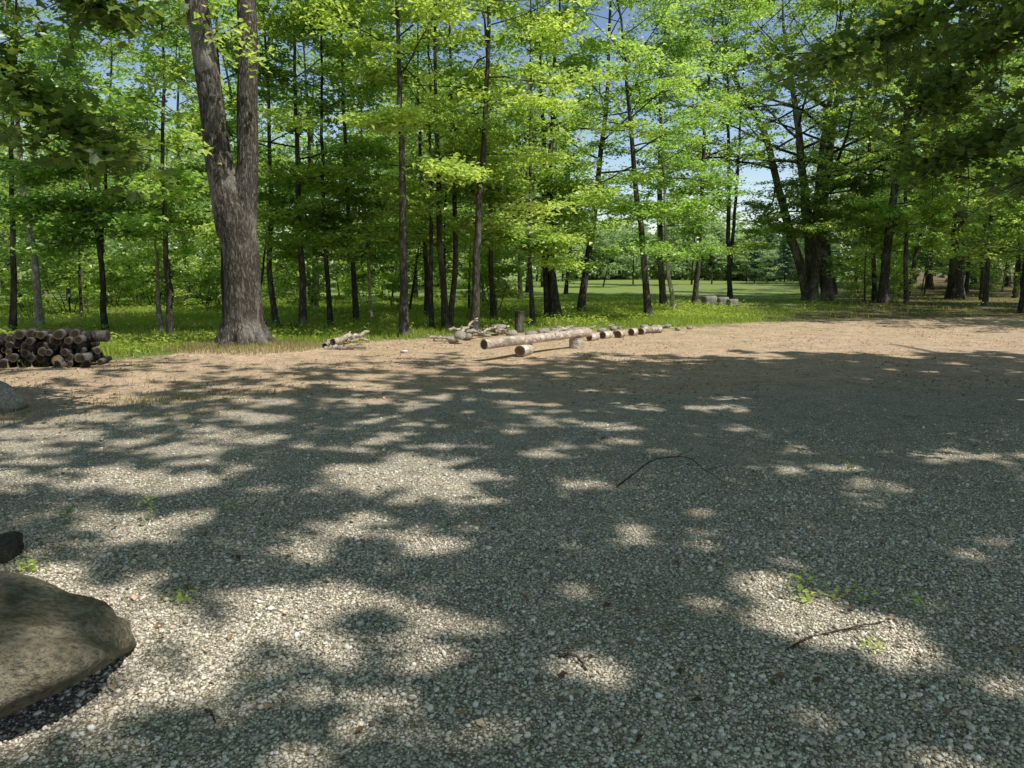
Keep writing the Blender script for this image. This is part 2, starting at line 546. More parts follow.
def leaves_mesh(name, centres, size, tint, off, up=0.75, shape='plain', spread=None, droop=0.25):
    """one small folded blade per centre; normals lean upward"""
    n = len(centres)
    size = np.broadcast_to(np.asarray(size, float), (n,)) * rng.uniform(0.5, 1.35, n)
    nrm = rng.normal(0, 1, (n, 3)) * (1 - up) * 1.1
    nrm[:, 2] = np.abs(nrm[:, 2]) + up
    nrm /= np.linalg.norm(nrm, axis=1)[:, None]
    az = rng.uniform(0, 2 * math.pi, n)
    f = np.stack([np.cos(az), np.sin(az), np.zeros(n)], -1)
    f -= (f * nrm).sum(1)[:, None] * nrm
    f /= np.linalg.norm(f, axis=1)[:, None] + 1e-9
    s = np.cross(f, nrm)
    if shape == 'maple':
        k = len(MAPLE)
        base = np.vstack([MAPLE, [(0, .35)]])
        zz = 0.10 * np.abs(base[:, 0]) - 0.18 * base[:, 1] ** 2
        loc = base
        tri = np.array([[i, (i + 1) % k, k] for i in range(k)])
    elif shape == 'needle':
        loc = np.array([(0, 0), (.07, .5), (0, 1), (-.07, .5)]); zz = np.array([0, .02, -.1, .02])
        tri = np.array([[0, 1, 2], [0, 2, 3]])
    else:
        loc = np.array([(0, 0), (.36, .42), (0, 1), (-.36, .42)]); zz = np.array([0, .09, -droop, .09])
        tri = np.array([[0, 1, 2], [0, 2, 3]])
    v = (centres[:, None, :] + size[:, None, None] * (loc[None, :, 0:1] * s[:, None, :] + (loc[None, :, 1:2] - 0.4) * f[:, None, :]
                                                     + zz[None, :, None] * nrm[:, None, :]))
    m = len(loc)
    faces = (tri[None] + np.arange(n)[:, None, None] * m).reshape(-1, 3)
    t = np.repeat(np.clip(tint, 0, 1), m)
    return mesh_data(name, v.reshape(-1, 3) - np.asarray(off, float), [faces], False, {'tint': t})


# ------------------------------------------------------------------ trees
def unit(v):
    v = np.asarray(v, float)
    return v / (np.linalg.norm(v) + 1e-9)


def path(p, d, length, n, wob, rise=0.0):
    d = unit(d); pts = [np.asarray(p, float)]
    st = length / n
    for _ in range(n):
        d = unit(d + rng.normal(0, wob, 3) + np.array([0, 0, rise]))
        pts.append(pts[-1] + d * st)
    return np.array(pts)


def interp_path(pts, t):
    x = t * (len(pts) - 1)
    i = min(int(x), len(pts) - 2)
    return pts[i] + (pts[i + 1] - pts[i]) * (x - i), unit(pts[i + 1] - pts[i])


def grow(stems, crown_z, radius, n_limb, n_sub=5, n_spray=3, leaves=22, leaf=0.16, low=0, spread=0.36, flat=0.30, r_ratio=0.34,
         lift=(0.22, 0.85), keep=None, bias=None, pend=0.0):
    """stems: list of (points, radii). Returns limb geometry, leaf centres, tint"""
    g = Geo()
    C, T = [], []
    for (sp, sr) in stems:
        H = sp[-1, 2]
        zz = sp[:, 2]
        nl = max(3, int(n_limb / len(stems)))
        phase = rng.uniform(0, 6.28)
        for k in range(nl + low):
            if k < nl:
                s = (k + rng.uniform(0, 0.9)) / nl
                z = crown_z + (H * 0.985 - crown_z) * s
                L = radius * (0.42 + 0.75 * math.sqrt(max(0, 1 - (2 * s - 0.62) ** 2 / 1.95)) - 0.25 * s) * rng.uniform(0.75, 1.15)
                el = lift[0] + (lift[1] - lift[0]) * s + rng.normal(0, 0.12)
            else:
                z = rng.uniform(0.5, 1.0) * crown_z
                L = radius * rng.uniform(0.3, 0.5)
                el = rng.uniform(-0.1, 0.35)
                s = 0
                L = radius * rng.uniform(0.45, 0.8)
            z = min(max(z, zz[0] + 0.1), H * 0.99)
            p = np.array([np.interp(z, zz, sp[:, c]) for c in range(3)])
            r0 = max(0.010, min(np.interp(z, zz, sr) * (0.42 if k < nl else 0.25), L * 0.012 + 0.008))
            az = phase + k * 2.399 + rng.normal(0, 0.3)
            if k >= nl: az = rng.normal(-1.1, 0.9)
            if bias is not None and rng.random() < bias[2]:
                az = math.atan2(bias[1], bias[0]) + rng.normal(0, 0.6)
            d = np.array([math.cos(az) * math.cos(el), math.sin(az) * math.cos(el), math.sin(el)])
            lp = path(p, d, L, 6, 0.10, -0.015 - pend)
            tube(g, lp, np.linspace(r0, r0 * 0.22, len(lp)), 5)
            ctint = rng.normal(0, 0.15)
            for j in range(n_sub):
                t = 0.28 + 0.72 * (j + rng.uniform(0, 1)) / n_sub
                q, dq = interp_path(lp, min(t, 0.999))
                side = 1 if j % 2 else -1
                a2 = math.atan2(dq[1], dq[0]) + side * rng.uniform(0.5, 1.25)
                e2 = rng.normal(0.12, 0.22)
                d2 = np.array([math.cos(a2) * math.cos(e2), math.sin(a2) * math.cos(e2), math.sin(e2)])
                L2 = L * rng.uniform(0.28, 0.5) * (1.15 - 0.5 * t)
                sp2 = path(q, d2, L2, 3, 0.16, -0.03 - pend)
                tube(g, sp2, np.linspace(max(0.006, r0 * 0.32), 0.004, len(sp2)), 4)
                for i in range(n_spray):
                    c, _ = interp_path(sp2, 0.25 + 0.75 * (i + rng.random()) / n_spray)
                    m = max(3, int(leaves * rng.uniform(0.5, 1.4)))
                    sc = spread * rng.uniform(0.7, 1.3)
                    off = rng.normal(0, 1, (m, 3)) * np.array([sc, sc, sc * flat]) * 0.62
                    C.append(c + off)
                    T.append(np.clip(0.5 + ctint + rng.normal(0, 0.07) + rng.normal(0, 0.13, m), 0, 1))
            c = lp[-1]
            m = int(leaves * 1.3)
            C.append(c + rng.normal(0, 1, (m, 3)) * np.array([spread, spread, spread * flat]) * 0.7)
            T.append(np.clip(0.5 + ctint + rng.normal(0, 0.13, m), 0, 1))
    C = np.concatenate(C); T = np.concatenate(T)
    if keep is not None:
        kk = keep(C)
        C, T = C[kk], T[kk]
    return g, C, T


def stem_from(pts, H, r_base, flare=0.5, flare_h=0.35, n_top=9, straighten=0.75, wob=0.03, taper=0.8):
    """trunk line through known points, continued upward to height H"""
    pts = [np.asarray(p, float) for p in pts]
    lo = []
    for a, b in zip(pts[:-1], pts[1:]):
        n = max(2, int(np.linalg.norm(b - a) / 0.55))
        for i in range(n): lo.append(a + (b - a) * i / n)
    lo.append(pts[-1])
    d = unit(pts[-1] - pts[-2])
    p = pts[-1].copy()
    rem = H - p[2]
    if rem > 0.5:
        st = rem / n_top
        for i in range(n_top):
            d = unit(d * np.array([straighten, straighten, 1]) + rng.normal(0, wob, 3) * np.array([1, 1, 0]))
            p = p + d / max(d[2], 0.5) * st
            lo.append(p.copy())
    lo = np.array(lo)
    lo[0, 2] -= 0.15
    z = np.clip(lo[:, 2], 0, None)
    k = z / lo[-1, 2]
    r = r_base * np.clip(1 - k, 0.02, 1) ** taper * (1 + flare * np.exp(-z / flare_h))
    # small natural wander away from the ends
    w = rng.normal(0, 1, (len(lo), 2)).cumsum(0) * 0.022
    lo[:, :2] += w - w[0]
    return lo, r


TREES = {}


def build_tree(name, label, cat, base, stems, mat, leafmat='leaf', group=None, seg=10, lump=0.05, limb_mat=None, tint=0.0, shape='plain', leaf=0.15, up=0.7,
               extra=None, trunk_geo=None, **kw):
    root = empty(name, base, label, cat, group)
    if trunk_geo is None:
        tg = Geo()
        for sp, sr in stems: tube(tg, sp, sr, seg, lump)
        me = tg.data(name + '_trunk', base)
    else:
        me = trunk_geo
    obj('trunk', me, mat, root)
    g, C, T = grow(stems, leaf=leaf, **kw)
    if extra is not None:
        ge, Ce, Te = extra
        g.v += ge.v; g.q += [q + g.n for q in ge.q]; g.t += [t + g.n for t in ge.t]; g.n += ge.n
        C = np.concatenate([C, Ce]); T = np.concatenate([T, Te])
    obj('limbs', g.data(name + '_limbs', base), limb_mat or M['bark_dark'], root)
    obj('crown', leaves_mesh(name + '_crown', C, leaf, T + tint, base, up, shape), M[leafmat], root)
    return root


def hero(name, label, pts, w, H=17, crown_z=5.0, radius=3.6, n_limb=24, mat='bark_grey', Y=None, more=None, group=None, cat='tree', flare=0.45, **kw):
    """trunk through photo pixels pts (first = foot), w = trunk width in pixels"""
    b = G(*pts[0])
    if Y is None: Y = b[1]
    b[2] = ground_z(b[0], b[1])
    P3 = [b] + [at(x, y, Y) for x, y in pts[1:]]
    H = min(H, EYE + .362 * Y + 1.4 + rng.uniform(-.6, 1.2))
    rb = .86 * w / 2 * Y / FPX
    radius *= .74
    kw['low'] = kw.get('low', 0) + 4
    n_limb = int(n_limb * (.56 if pts[0][1] >= 322 else .72 if pts[0][0] < 600 else .85))
    stems = [stem_from(P3, H, rb, flare)]
    for pt, w2 in (more or []):
        q = G(*pt[0]) if pt[0][1] > 275 else at(pt[0][0], pt[0][1], Y)
        Q3 = [np.array([q[0], Y, q[2]])] + [at(x, y, Y + dy) for x, y, dy in pt[1:]]
        stems.append(stem_from(Q3, H * 0.93, w2 / 2 * Y / FPX, 0.2))
    if 'leafmat' not in kw and rng.random() < .38: kw['leafmat'] = 'leaf_cool'
    return build_tree(name, label, cat, b, stems, M[mat], group=group, crown_z=crown_z, radius=radius, n_limb=n_limb, **kw)


# --- the big forked tree left of centre --------------------------------------
def remesh(me, voxel, smooth_it=2):
    o = bpy.data.objects.new('tmp_trunk', me); col.objects.link(o)
    md = o.modifiers.new('r', 'REMESH'); md.mode = 'VOXEL'; md.voxel_size = voxel
    sm = o.modifiers.new('s', 'SMOOTH'); sm.iterations = smooth_it; sm.factor = 0.5
    dg = bpy.context.evaluated_depsgraph_get()
    out = bpy.data.meshes.new_from_object(o.evaluated_get(dg))
    bpy.data.objects.remove(o); bpy.data.meshes.remove(me)
    out.polygons.foreach_set('use_smooth', np.full(len(out.polygons), True))
    return out


def big_forked():
    Y = OAK[1]
    b = np.array([OAK[0], Y, 0.1])
    k = Y / FPX
    main = np.array([at(245, 352, Y), at(244, 325, Y), at(243, 290, Y), at(241, 250, Y), at(235, 215, Y), at(227, 185, Y)])
    rm = np.array([22, 19, 17, 16.8, 17, 11]) * k
    left = np.array([at(232, 235, Y), at(224, 190, Y), at(217, 150, Y), at(211, 100, Y), at(204, 50, Y), at(196, 0, Y), at(187, -90, Y + .3), at(178, -200, Y + .6), at(172, -330, Y + .8), at(168, -480, Y + 1)])
    rl = np.array([14, 13, 12, 11, 10.8, 10, 8.5, 6, 4, 1.2]) * k
    right = np.array([at(244, 240, Y), at(247, 190, Y), at(248, 150, Y + .1), at(247, 100, Y + .2), at(249, 50, Y + .3), at(246, 0, Y + .4), at(252, -90, Y + .6), at(265, -200, Y + .6), at(272, -330, Y + .4), at(280, -450, Y)])
    rr = np.array([11.5, 10, 9.6, 9.4, 9, 8.6, 7, 5, 3, 1.2]) * k
    g = Geo()

    def dens(p, r):
        t = np.linspace(0, 1, len(p)); tt = np.linspace(0, 1, len(p) * 4)
        return np.stack([np.interp(tt, t, p[:, c]) for c in range(3)], -1), np.interp(tt, t, r)
    for p, r in ((main, rm), (left, rl), (right, rr)):
        pp, r2 = dens(p, r)
        tube(g, pp, r2, 20, 0.0, cap0=True)
    for a in np.arange(8) * 0.785 + 0.3:                     # root flare
        d = np.array([math.cos(a), math.sin(a), 0])
        L = rng.uniform(0.6, 0.85)
        rp = np.array([b + d * 0.16 + [0, 0, .62], b + d * 0.30 + [0, 0, .26], b + d * 0.44 + [0, 0, .06], b + d * L + [0, 0, -.14]])
        pp, r2 = dens(rp, np.array([.15, .16, .13, .06]))
        tube(g, pp, r2, 10, 0.0, cap0=True)
    me = remesh(g.data('forked_trunk'), 0.035, 2)
    n = len(me.vertices)
    co = np.empty(n * 3, np.float32); me.vertices.foreach_get('co', co); co = co.reshape(-1, 3)
    no = np.empty(n * 3, np.float32); me.vertex_normals.foreach_get('vector', no); no = no.reshape(-1, 3)
    th = np.arctan2(no[:, 1], no[:, 0])
    ridg = np.abs(np.sin(th * 9 + 1.5 * np.sin(co[:, 2] * 2.3) + 0.8 * np.sin(co[:, 2] * 5.1))) ** 0.6
    co += no * (ridg[:, None] - 0.6) * 0.022
    co -= b
    me.vertices.foreach_set('co', co.astype(np.float32).ravel()); me.update()
    stems = [(left, rl), (right, rr)]
    # two small stubs and leafy shoots on the stems
    ge = Geo(); C, T = [], []
    for (px, py) in ((215, 150), (222, 160), (246, 70), (252, 60), (255, 40), (240, 30), (262, 72)):
        p = at(px, py, Y - 0.25)
        sp = path(p, (rng.normal(0, .6), -.6, .3), 0.5, 3, .2)
        tube(ge, sp, np.linspace(.012, .004, 4), 4)
        C.append(sp[-1] + rng.normal(0, .16, (26, 3))); T.append(rng.uniform(.4, .8, 26))
    return build_tree('forked_tree', 'massive grey trunk forking into two stems beside the clearing', 'tree', b, stems, M['bark_oak'], trunk_geo=me,
                      crown_z=6.6, radius=4.2, n_limb=18, n_sub=6, n_spray=4, leaves=20, leaf=0.15, keep=carve, extra=(ge, np.concatenate(C), np.concatenate(T)), lift=(0.5, 1.0))


big_forked()

# --- trees whose trunks one can point to ---------------------------------------
FH = dict(n_sub=5, n_spray=3, leaves=31, leaf=.13)
hero('birch_tree', 'slim pale sunlit trunk standing behind the log pile', [(40, 328), (33, 250), (24, 190), (20, 150)], 8.5, 14, 5.4, 2.6, 18, 'bark_pale', low=-4, more=[([(27, 205), (14, 165, .2), (4, 120, .4)], 4)], **FH)
hero('maple_tree', 'dark slim trunk left of the pale trunk behind the log pile', [(12, 334), (11, 250), (9, 150), (12, 0)], 7, 15, 4.2, 3.0, 20, 'bark_dark', low=2, **FH)
hero('maple_tree', 'dark young trunk forking low over the sunlit grass right of the log pile', [(106, 333), (104, 290), (99, 240), (92, 190), (84, 120)], 6.5, 13, 3.8, 2.9, 20, 'bark_dark', more=[([(101, 258), (108, 200, .3), (112, 120, .5)], 4)], low=3, **FH)
hero('maple_tree', 'straight dark trunk with a pale broken stub on its left side', [(170, 336), (168, 260), (166, 180), (164, 0)], 7, 16, 4.0, 3.2, 24, 'bark_dark', low=3, **FH)
hero('dead_tree', 'short pale broken stub leaning on a straight dark trunk', [(162, 331), (160, 300), (158, 270)], 6, 3.0, 2.2, 0.8, 3, 'bark_pale', n_sub=2, n_spray=1, leaves=6)
hero('maple_tree', 'dark trunk half hidden just left of the massive forked trunk', [(228, 330), (222, 250), (216, 150), (214, 0)], 8, 16, 4.0, 3.4, 24, 'bark_dark', low=2, **FH)
hero('leaning_tree', 'bent pale trunk curving away just right of the massive forked trunk', [(276, 324), (272, 300), (267, 270), (268, 230)], 7, 11, 3.6, 2.4, 18, 'bark_grey', low=2, **FH)
hero('maple_tree', 'grey trunk with a sunlit left side, first one right of the bent trunk', [(303, 326), (301, 260), (299, 180), (296, 0)], 8.5, 17, 4.4, 3.6, 26, 'bark_grey', low=2, **FH)
hero('maple_tree', 'thin dark trunk between the grey trunk and the twig heap', [(331, 328), (326, 260), (322, 180), (318, 0)], 6, 16, 4.2, 3.0, 22, 'bark_dark', low=2, **FH)
hero('maple_tree', 'thin dark trunk rising behind the twig heap', [(357, 325), (353, 250), (346, 170), (343, 0)], 6.5, 16, 4.4, 3.0, 22, 'bark_dark', low=3, **FH)
hero('birch_tree', 'very thin pale trunk right of the twig heap', [(371, 324), (370, 260), (367, 190), (366, 120)], 4, 13, 3.8, 2.2, 18, 'bark_pale', low=2, **FH)
hero('maple_tree', 'tall straight brown trunk at the edge of the dirt, clear of leaves low down', [(404, 337), (402, 260), (401, 170), (398, 80), (395, 0)], 10.5, 18, 5.6, 3.6, 28, 'bark_grey', **FH)
hero('maple_tree', 'thin dark trunk right of the tall straight brown trunk', [(427, 318), (425, 250), (420, 170), (418, 0)], 6, 16, 4.2, 3.2, 22, 'bark_dark', low=2, **FH)
hero('maple_tree', 'dark trunk of three close together left of the grey trunk by the log bench', [(446, 330), (442, 270), (440, 200), (436, 0)], 8, 17, 4.6, 3.6, 26, 'bark_dark', more=[([(453, 326), (455, 250, .4), (452, 100, .8)], 6), ([(440, 324), (432, 230, .6), (428, 100, 1.0)], 5)], low=2, **FH)
hero('maple_tree', 'tall grey trunk leaning slightly right behind the left end of the log bench', [(473, 334), (476, 260), (481, 170), (486, 90), (490, 0)], 9.5, 18, 5.6, 3.8, 28, 'bark_grey', **FH)
hero('maple_tree', 'thin trunk with a pale sunlit foot behind the log bench', [(494, 319), (492, 260), (490, 190), (488, 60)], 6.5, 16, 4.4, 3.2, 22, 'bark_dark', low=2, **FH)
hero('maple_tree', 'slim trunk under a bright leafy spray behind the middle of the log bench', [(533, 325), (531, 270), (530, 200), (534, 60)], 5.5, 12, 3.3, 2.8, 22, 'bark_dark', low=5, **FH)
hero('maple_tree', 'dark trunk with a broad pale torn foot behind the log bench', [(556, 318), (553, 260), (551, 180), (553, 60)], 9, 17, 4.8, 3.6, 26, 'bark_dark', flare=1.1, more=[([(548, 317), (545, 240, .5), (540, 100, .8)], 8)], low=2, **FH)
hero('maple_tree', 'sunlit brown trunk leaning left just behind the row of short log rounds', [(650, 319), (644, 265), (637, 200), (633, 150), (627, 60), (621, 0)], 8.5, 16, 4.4, 3.6, 28, 'bark_grey', low=4, tint=.05, **FH)
hero('maple_tree', 'thin leaning trunk with pale sunlit side, right of the leaning brown trunk', [(674, 311), (668, 280), (664, 250), (662, 190)], 5, 10, 3.5, 2.8, 20, 'bark_pale', low=2, tint=.06, **FH)
hero('maple_tree', 'dark straight trunk crossed by the thin pale leaning trunk', [(664, 306), (662, 260), (661, 200), (664, 80)], 7.5, 16, 4.4, 3.4, 24, 'bark_dark', low=2, tint=.05, **FH)
hero('maple_tree', 'two toned grey trunk standing alone beside the pale stone blocks', [(695, 306), (697, 260), (699, 210), (702, 120)], 6.5, 16, 5.0, 3.4, 26, 'bark_grey', n_sub=5, n_spray=3, leaves=20)
hero('maple_tree', 'dark twin stemmed tree against the open sky over the meadow', [(730, 302), (730, 250), (729, 200), (727, 120)], 6, 16, 4.8, 3.6, 30, 'bark_dark', more=[([(731, 262), (734, 200, .3), (738, 110, .5)], 4)], n_sub=5, n_spray=3, leaves=17)
hero('multistem_tree', 'huge dark tree with several thick stems from one foot beside the meadow', [(808, 301), (802, 270), (793, 240), (780, 190), (762, 130), (740, 88)], 11.5, 19, 5.6, 8.0, 92, 'bark_grey',
     more=[([(813, 301), (810, 250, .2), (806, 190, .3), (794, 105, .4), (786, 40, .5)], 12), ([(819, 300), (821, 250, .4), (823, 200, .5), (832, 140, .6), (852, 40, .8)], 13), ([(814, 302), (814, 280, -.2), (816, 262, -.1)], 11)], n_sub=6, n_spray=4, leaves=24, leaf=.145, flare=.12, low=2)
hero('maple_tree', 'thin dark trunk just right of the huge several stemmed tree', [(836, 294), (832, 265), (829, 220), (830, 120)], 5, 15, 4.5, 3.2, 22, 'bark_dark', low=2, **FH)
hero('maple_tree', 'slim dark trunk left of the crooked black trunk at right', [(875, 301), (873, 260), (872, 200), (868, 100)], 5.5, 16, 4.6, 3.2, 24, 'bark_dark', low=3, **FH)
hero('maple_tree', 'crooked black trunk leaning right, in the shade right of the huge several stemmed tree', [(883, 304), (886, 270), (889, 230), (894, 190), (903, 120)], 10.5, 18, 5.0, 4.2, 32, 'bark_dark', low=3, **FH)
hero('maple_tree', 'thin grey trunk between the crooked black trunk and the broad dark trunk', [(907, 303), (906, 260), (906, 200), (909, 100)], 5, 15, 4.2, 3.0, 22, 'bark_grey', low=4, **FH)
hero('maple_tree', 'broad dark trunk with flared foot in the shade at right', [(955, 299), (959, 260), (961, 220), (962, 120)], 17, 19, 5.2, 4.8, 36, 'bark_dark', low=3, **FH)
hero('maple_tree', 'slender brown trunk in front of the broad dark trunk at right', [(985, 306), (988, 260), (991, 220), (996, 120)], 5.5, 13, 3.8, 2.8, 22, 'bark_grey', low=4, **FH)
hero('maple_tree', 'pair of dark trunks near the right edge, left member', [(974, 288), (972, 260), (970, 220), (966, 100)], 7, 17, 4.6, 3.6, 24, 'bark_dark', low=2, **FH)
hero('maple_tree', 'pair of dark trunks near the right edge, right member', [(1008, 287), (1005, 250), (1006, 200), (1008, 100)], 7, 17, 4.6, 3.6, 24, 'bark_dark', low=2, **FH)
hero('maple_tree', 'dark trunk touching the right edge of the photo', [(1024, 290), (1024, 250), (1022, 200), (1020, 100)], 8, 17, 4.6, 3.8, 24, 'bark_dark', low=2, **FH)


# --- trees overhanging the yard ---------------------------------------------------
def shade_tree(name, label, base, H, r, centre, rad, n_cl, limbs_to, mat='bark_grey', droopers=(), bl=.115, leafmat='leaf', shape='plain', keepf=carve):
    """a broad yard tree: trunk, long limbs reaching into a wide crown; droopers = low boughs (path points)"""
    base = np.array(base, float)
    top = base + np.array([(centre[0] - base[0]) * .35, (centre[1] - base[1]) * .35, H])
    tr = np.array([base + (top - base) * t + np.array([.12 * math.sin(5 * t), .1 * math.sin(4 * t + 1), 0]) for t in np.linspace(0, 1, 12)])
    tr[0, 2] = -0.2
    rads = r * np.clip(1 - np.linspace(0, 1, 12), .05, 1) ** .8 * (1 + .5 * np.exp(-np.maximum(tr[:, 2], 0) / .4))
    root = empty(name, base, label, 'tree')
    g = Geo(); tube(g, tr, rads, 12, .05)
    obj('trunk', g.data(name + '_trunk', base), M[mat], root)
    g = Geo(); C, T = [], []
    centre = np.array(centre, float); rad = np.array(rad, float)
    tips = []
    for k in range(limbs_to):
        z = rng.uniform(.3, .92) * H
        p = np.array([np.interp(z, tr[:, 2], tr[:, c]) for c in range(3)])
        u = rng.normal(0, 1, 3); u = unit(u) * rng.uniform(.55, .95)
        tgt = centre + u * rad
        if tgt[2] < z * .8: tgt[2] = z * .8
        mid = (p + tgt) / 2 + np.array([0, 0, .12 * np.linalg.norm(tgt - p)])
        tt = np.linspace(0, 1, 8)[:, None]
        lp = (1 - tt) ** 2 * p + 2 * tt * (1 - tt) * mid + tt ** 2 * tgt
        r0 = .012 + .016 * np.linalg.norm(tgt - p)
        if keepf is not None and gap_mean(lp) > .3: continue
        tube(g, lp, np.linspace(r0, r0 * .2, 8), 6)
        tips += [lp[i] for i in (3, 4, 5, 6, 7)]
    tips = np.array(tips)
    u = rng.normal(0, 1, (n_cl, 3)); u /= np.linalg.norm(u, axis=1)[:, None]
    cc = centre + u * rad * (rng.random((n_cl, 1)) ** .42)
    cc = np.vstack([cc, tips])
    for c in cc:
        j = np.argmin(((tips - c) ** 2).sum(1))
        if 0.05 < np.linalg.norm(tips[j] - c) < 3.0 and (keepf is None or gap_mean(np.array([c, (c + tips[j]) / 2])) < .3):
            tube(g, np.array([tips[j], (tips[j] + c) / 2 + rng.normal(0, .08, 3), c]), [.016, .01, .005], 3)
        m = int(rng.uniform(22, 46))
        C.append(c + rng.normal(0, 1, (m, 3)) * [.42, .42, .16]); T.append(np.clip(.5 + rng.normal(0, .12) + rng.normal(0, .12, m), 0, 1))
    C = np.concatenate(C); T = np.concatenate(T)
    if keepf is not None:
        kk = keepf(C); C, T = C[kk], T[kk]
    obj('crown', leaves_mesh(name + '_crown', C, .19, T, base, .7), M[leafmat], root)
    # low boughs with real leaf outlines
    LC, LT = [], []
    for pts, dens, r0 in droopers:
        pts = np.array(pts, float)
        t = np.linspace(0, 1, len(pts)); tt = np.linspace(0, 1, len(pts) * 5)
        lp = np.stack([np.interp(tt, t, pts[:, c]) for c in range(3)], -1) + rng.normal(0, .02, (len(tt), 3))
        tube(g, lp, np.linspace(r0, .006, len(lp)), 6)
        n = int(dens * 2.7)
        for k in range(n):
            s = rng.uniform(.22, 1)
            p, d = interp_path(lp, s)
            a = rng.uniform(0, 6.28)
            sp = path(p, (math.cos(a) + d[0], math.sin(a) + d[1], rng.normal(-.05, .25)), rng.uniform(.35, .95), 4, .15, -.08)
            tube(g, sp, np.linspace(.008, .0025, 5), 4)
            m = int(rng.uniform(14, 26) * (.125 / bl) ** 1.3)
            w = rng.random(m)
            q = np.array([interp_path(sp, x)[0] for x in w]) + rng.normal(0, 1, (m, 3)) * [.10, .10, .05]
            LC.append(q); LT.append(np.clip(.45 + rng.normal(0, .1) + rng.normal(0, .14, m), 0, 1))
    obj('limbs', g.data(name + '_limbs', base), M[mat], root)
    if LC:
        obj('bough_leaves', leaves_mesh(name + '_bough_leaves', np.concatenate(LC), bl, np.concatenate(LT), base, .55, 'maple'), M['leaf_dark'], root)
    return root


shade_tree('yard_maple', 'dark leafy boughs hanging into the top right corner', (9.6, 7.6, 0), 19, .42, (8.2, 4.8, 12.5), (7.0, 6.4, 6.0), 1150, 34, bl=.088,
           droopers=[([(9.2, 8.4, 4.2), (7.4, 8.2, 4.7), (5.6, 8.0, 4.6), (4.2, 7.9, 4.1), (3.0, 7.8, 3.55)], 40, .06),
                     ([(8.8, 8.3, 4.4), (7.6, 7.6, 4.8), (6.4, 7.3, 4.4), (5.3, 7.2, 3.8)], 34, .05),
                     ([(9.2, 8.2, 3.6), (7.8, 8.2, 3.8), (6.6, 8.4, 3.5), (5.4, 8.5, 3.0), (4.7, 8.5, 2.75)], 40, .05),
                     ([(9.2, 8.0, 3.0), (7.6, 7.8, 3.2), (6.4, 7.8, 2.9), (5.4, 7.8, 2.45)], 46, .045),
                     ([(9.0, 7.6, 3.4), (7.2, 6.6, 3.6), (6.0, 6.2, 3.3), (5.0, 6.0, 2.75), (4.3, 5.9, 2.4)], 42, .04),
                     ([(9.2, 8.0, 3.9), (7.8, 7.2, 4.0), (6.6, 6.9, 3.7), (5.6, 6.7, 3.3), (4.9, 6.6, 3.0)], 40, .045),
                     ([(9.0, 8.2, 4.8), (7.4, 8.8, 4.9), (6.2, 9.2, 4.5), (5.4, 9.4, 3.9), (5.0, 9.4, 3.4)], 40, .045),
                     ([(9.2, 8.8, 5.0), (8.0, 9.6, 5.4), (6.8, 10.0, 5.0), (5.6, 10.2, 4.4), (4.4, 10.2, 4.1)], 34, .05)])
shade_tree('yard_maple', 'tall leafy tree standing just outside the right edge beyond the gravel', (12.6, 5.8, 0), 20, .45, (12.4, 9.6, 13.2), (7.0, 6.4, 5.6), 1000, 30)
shade_tree('yard_maple', 'tall leafy tree behind the photographer on the right', (8.8, -1.6, 0), 19, .42, (6.6, -2.2, 13.0), (6.8, 5.8, 5.6), 950, 26)
shade_tree('yard_maple', 'unseen leafy tree added behind the photographer on the left to block skylight', (-4.5, -5.0, 0), 18, .40, (-3.4, -4.2, 12.5), (6.6, 6.0, 5.4), 800, 24)  # out of view, added to cut the skylight reaching the gravel
shade_tree('yard_maple', 'dark leafy boughs hanging into the top left corner', (-8.6, 7.2, 0), 18, .40, (-3.2, 5.4, 12.6), (6.4, 5.2, 4.6), 640, 28,
           droopers=[([(-8.2, 7.2, 3.4), (-6.6, 7.4, 4.0), (-5.3, 7.5, 3.7), (-4.5, 7.5, 3.1), (-4.0, 7.5, 2.6)], 34, .05),
                     ([(-8.2, 7.3, 4.0), (-6.8, 7.6, 4.9), (-5.6, 7.8, 4.9), (-4.6, 7.9, 4.45), (-4.0, 7.9, 4.1)], 30, .05),
                     ([(-8.3, 7.0, 3.0), (-6.8, 6.6, 3.5), (-5.5, 6.5, 3.3), (-4.7, 6.5, 2.9)], 30, .045)])


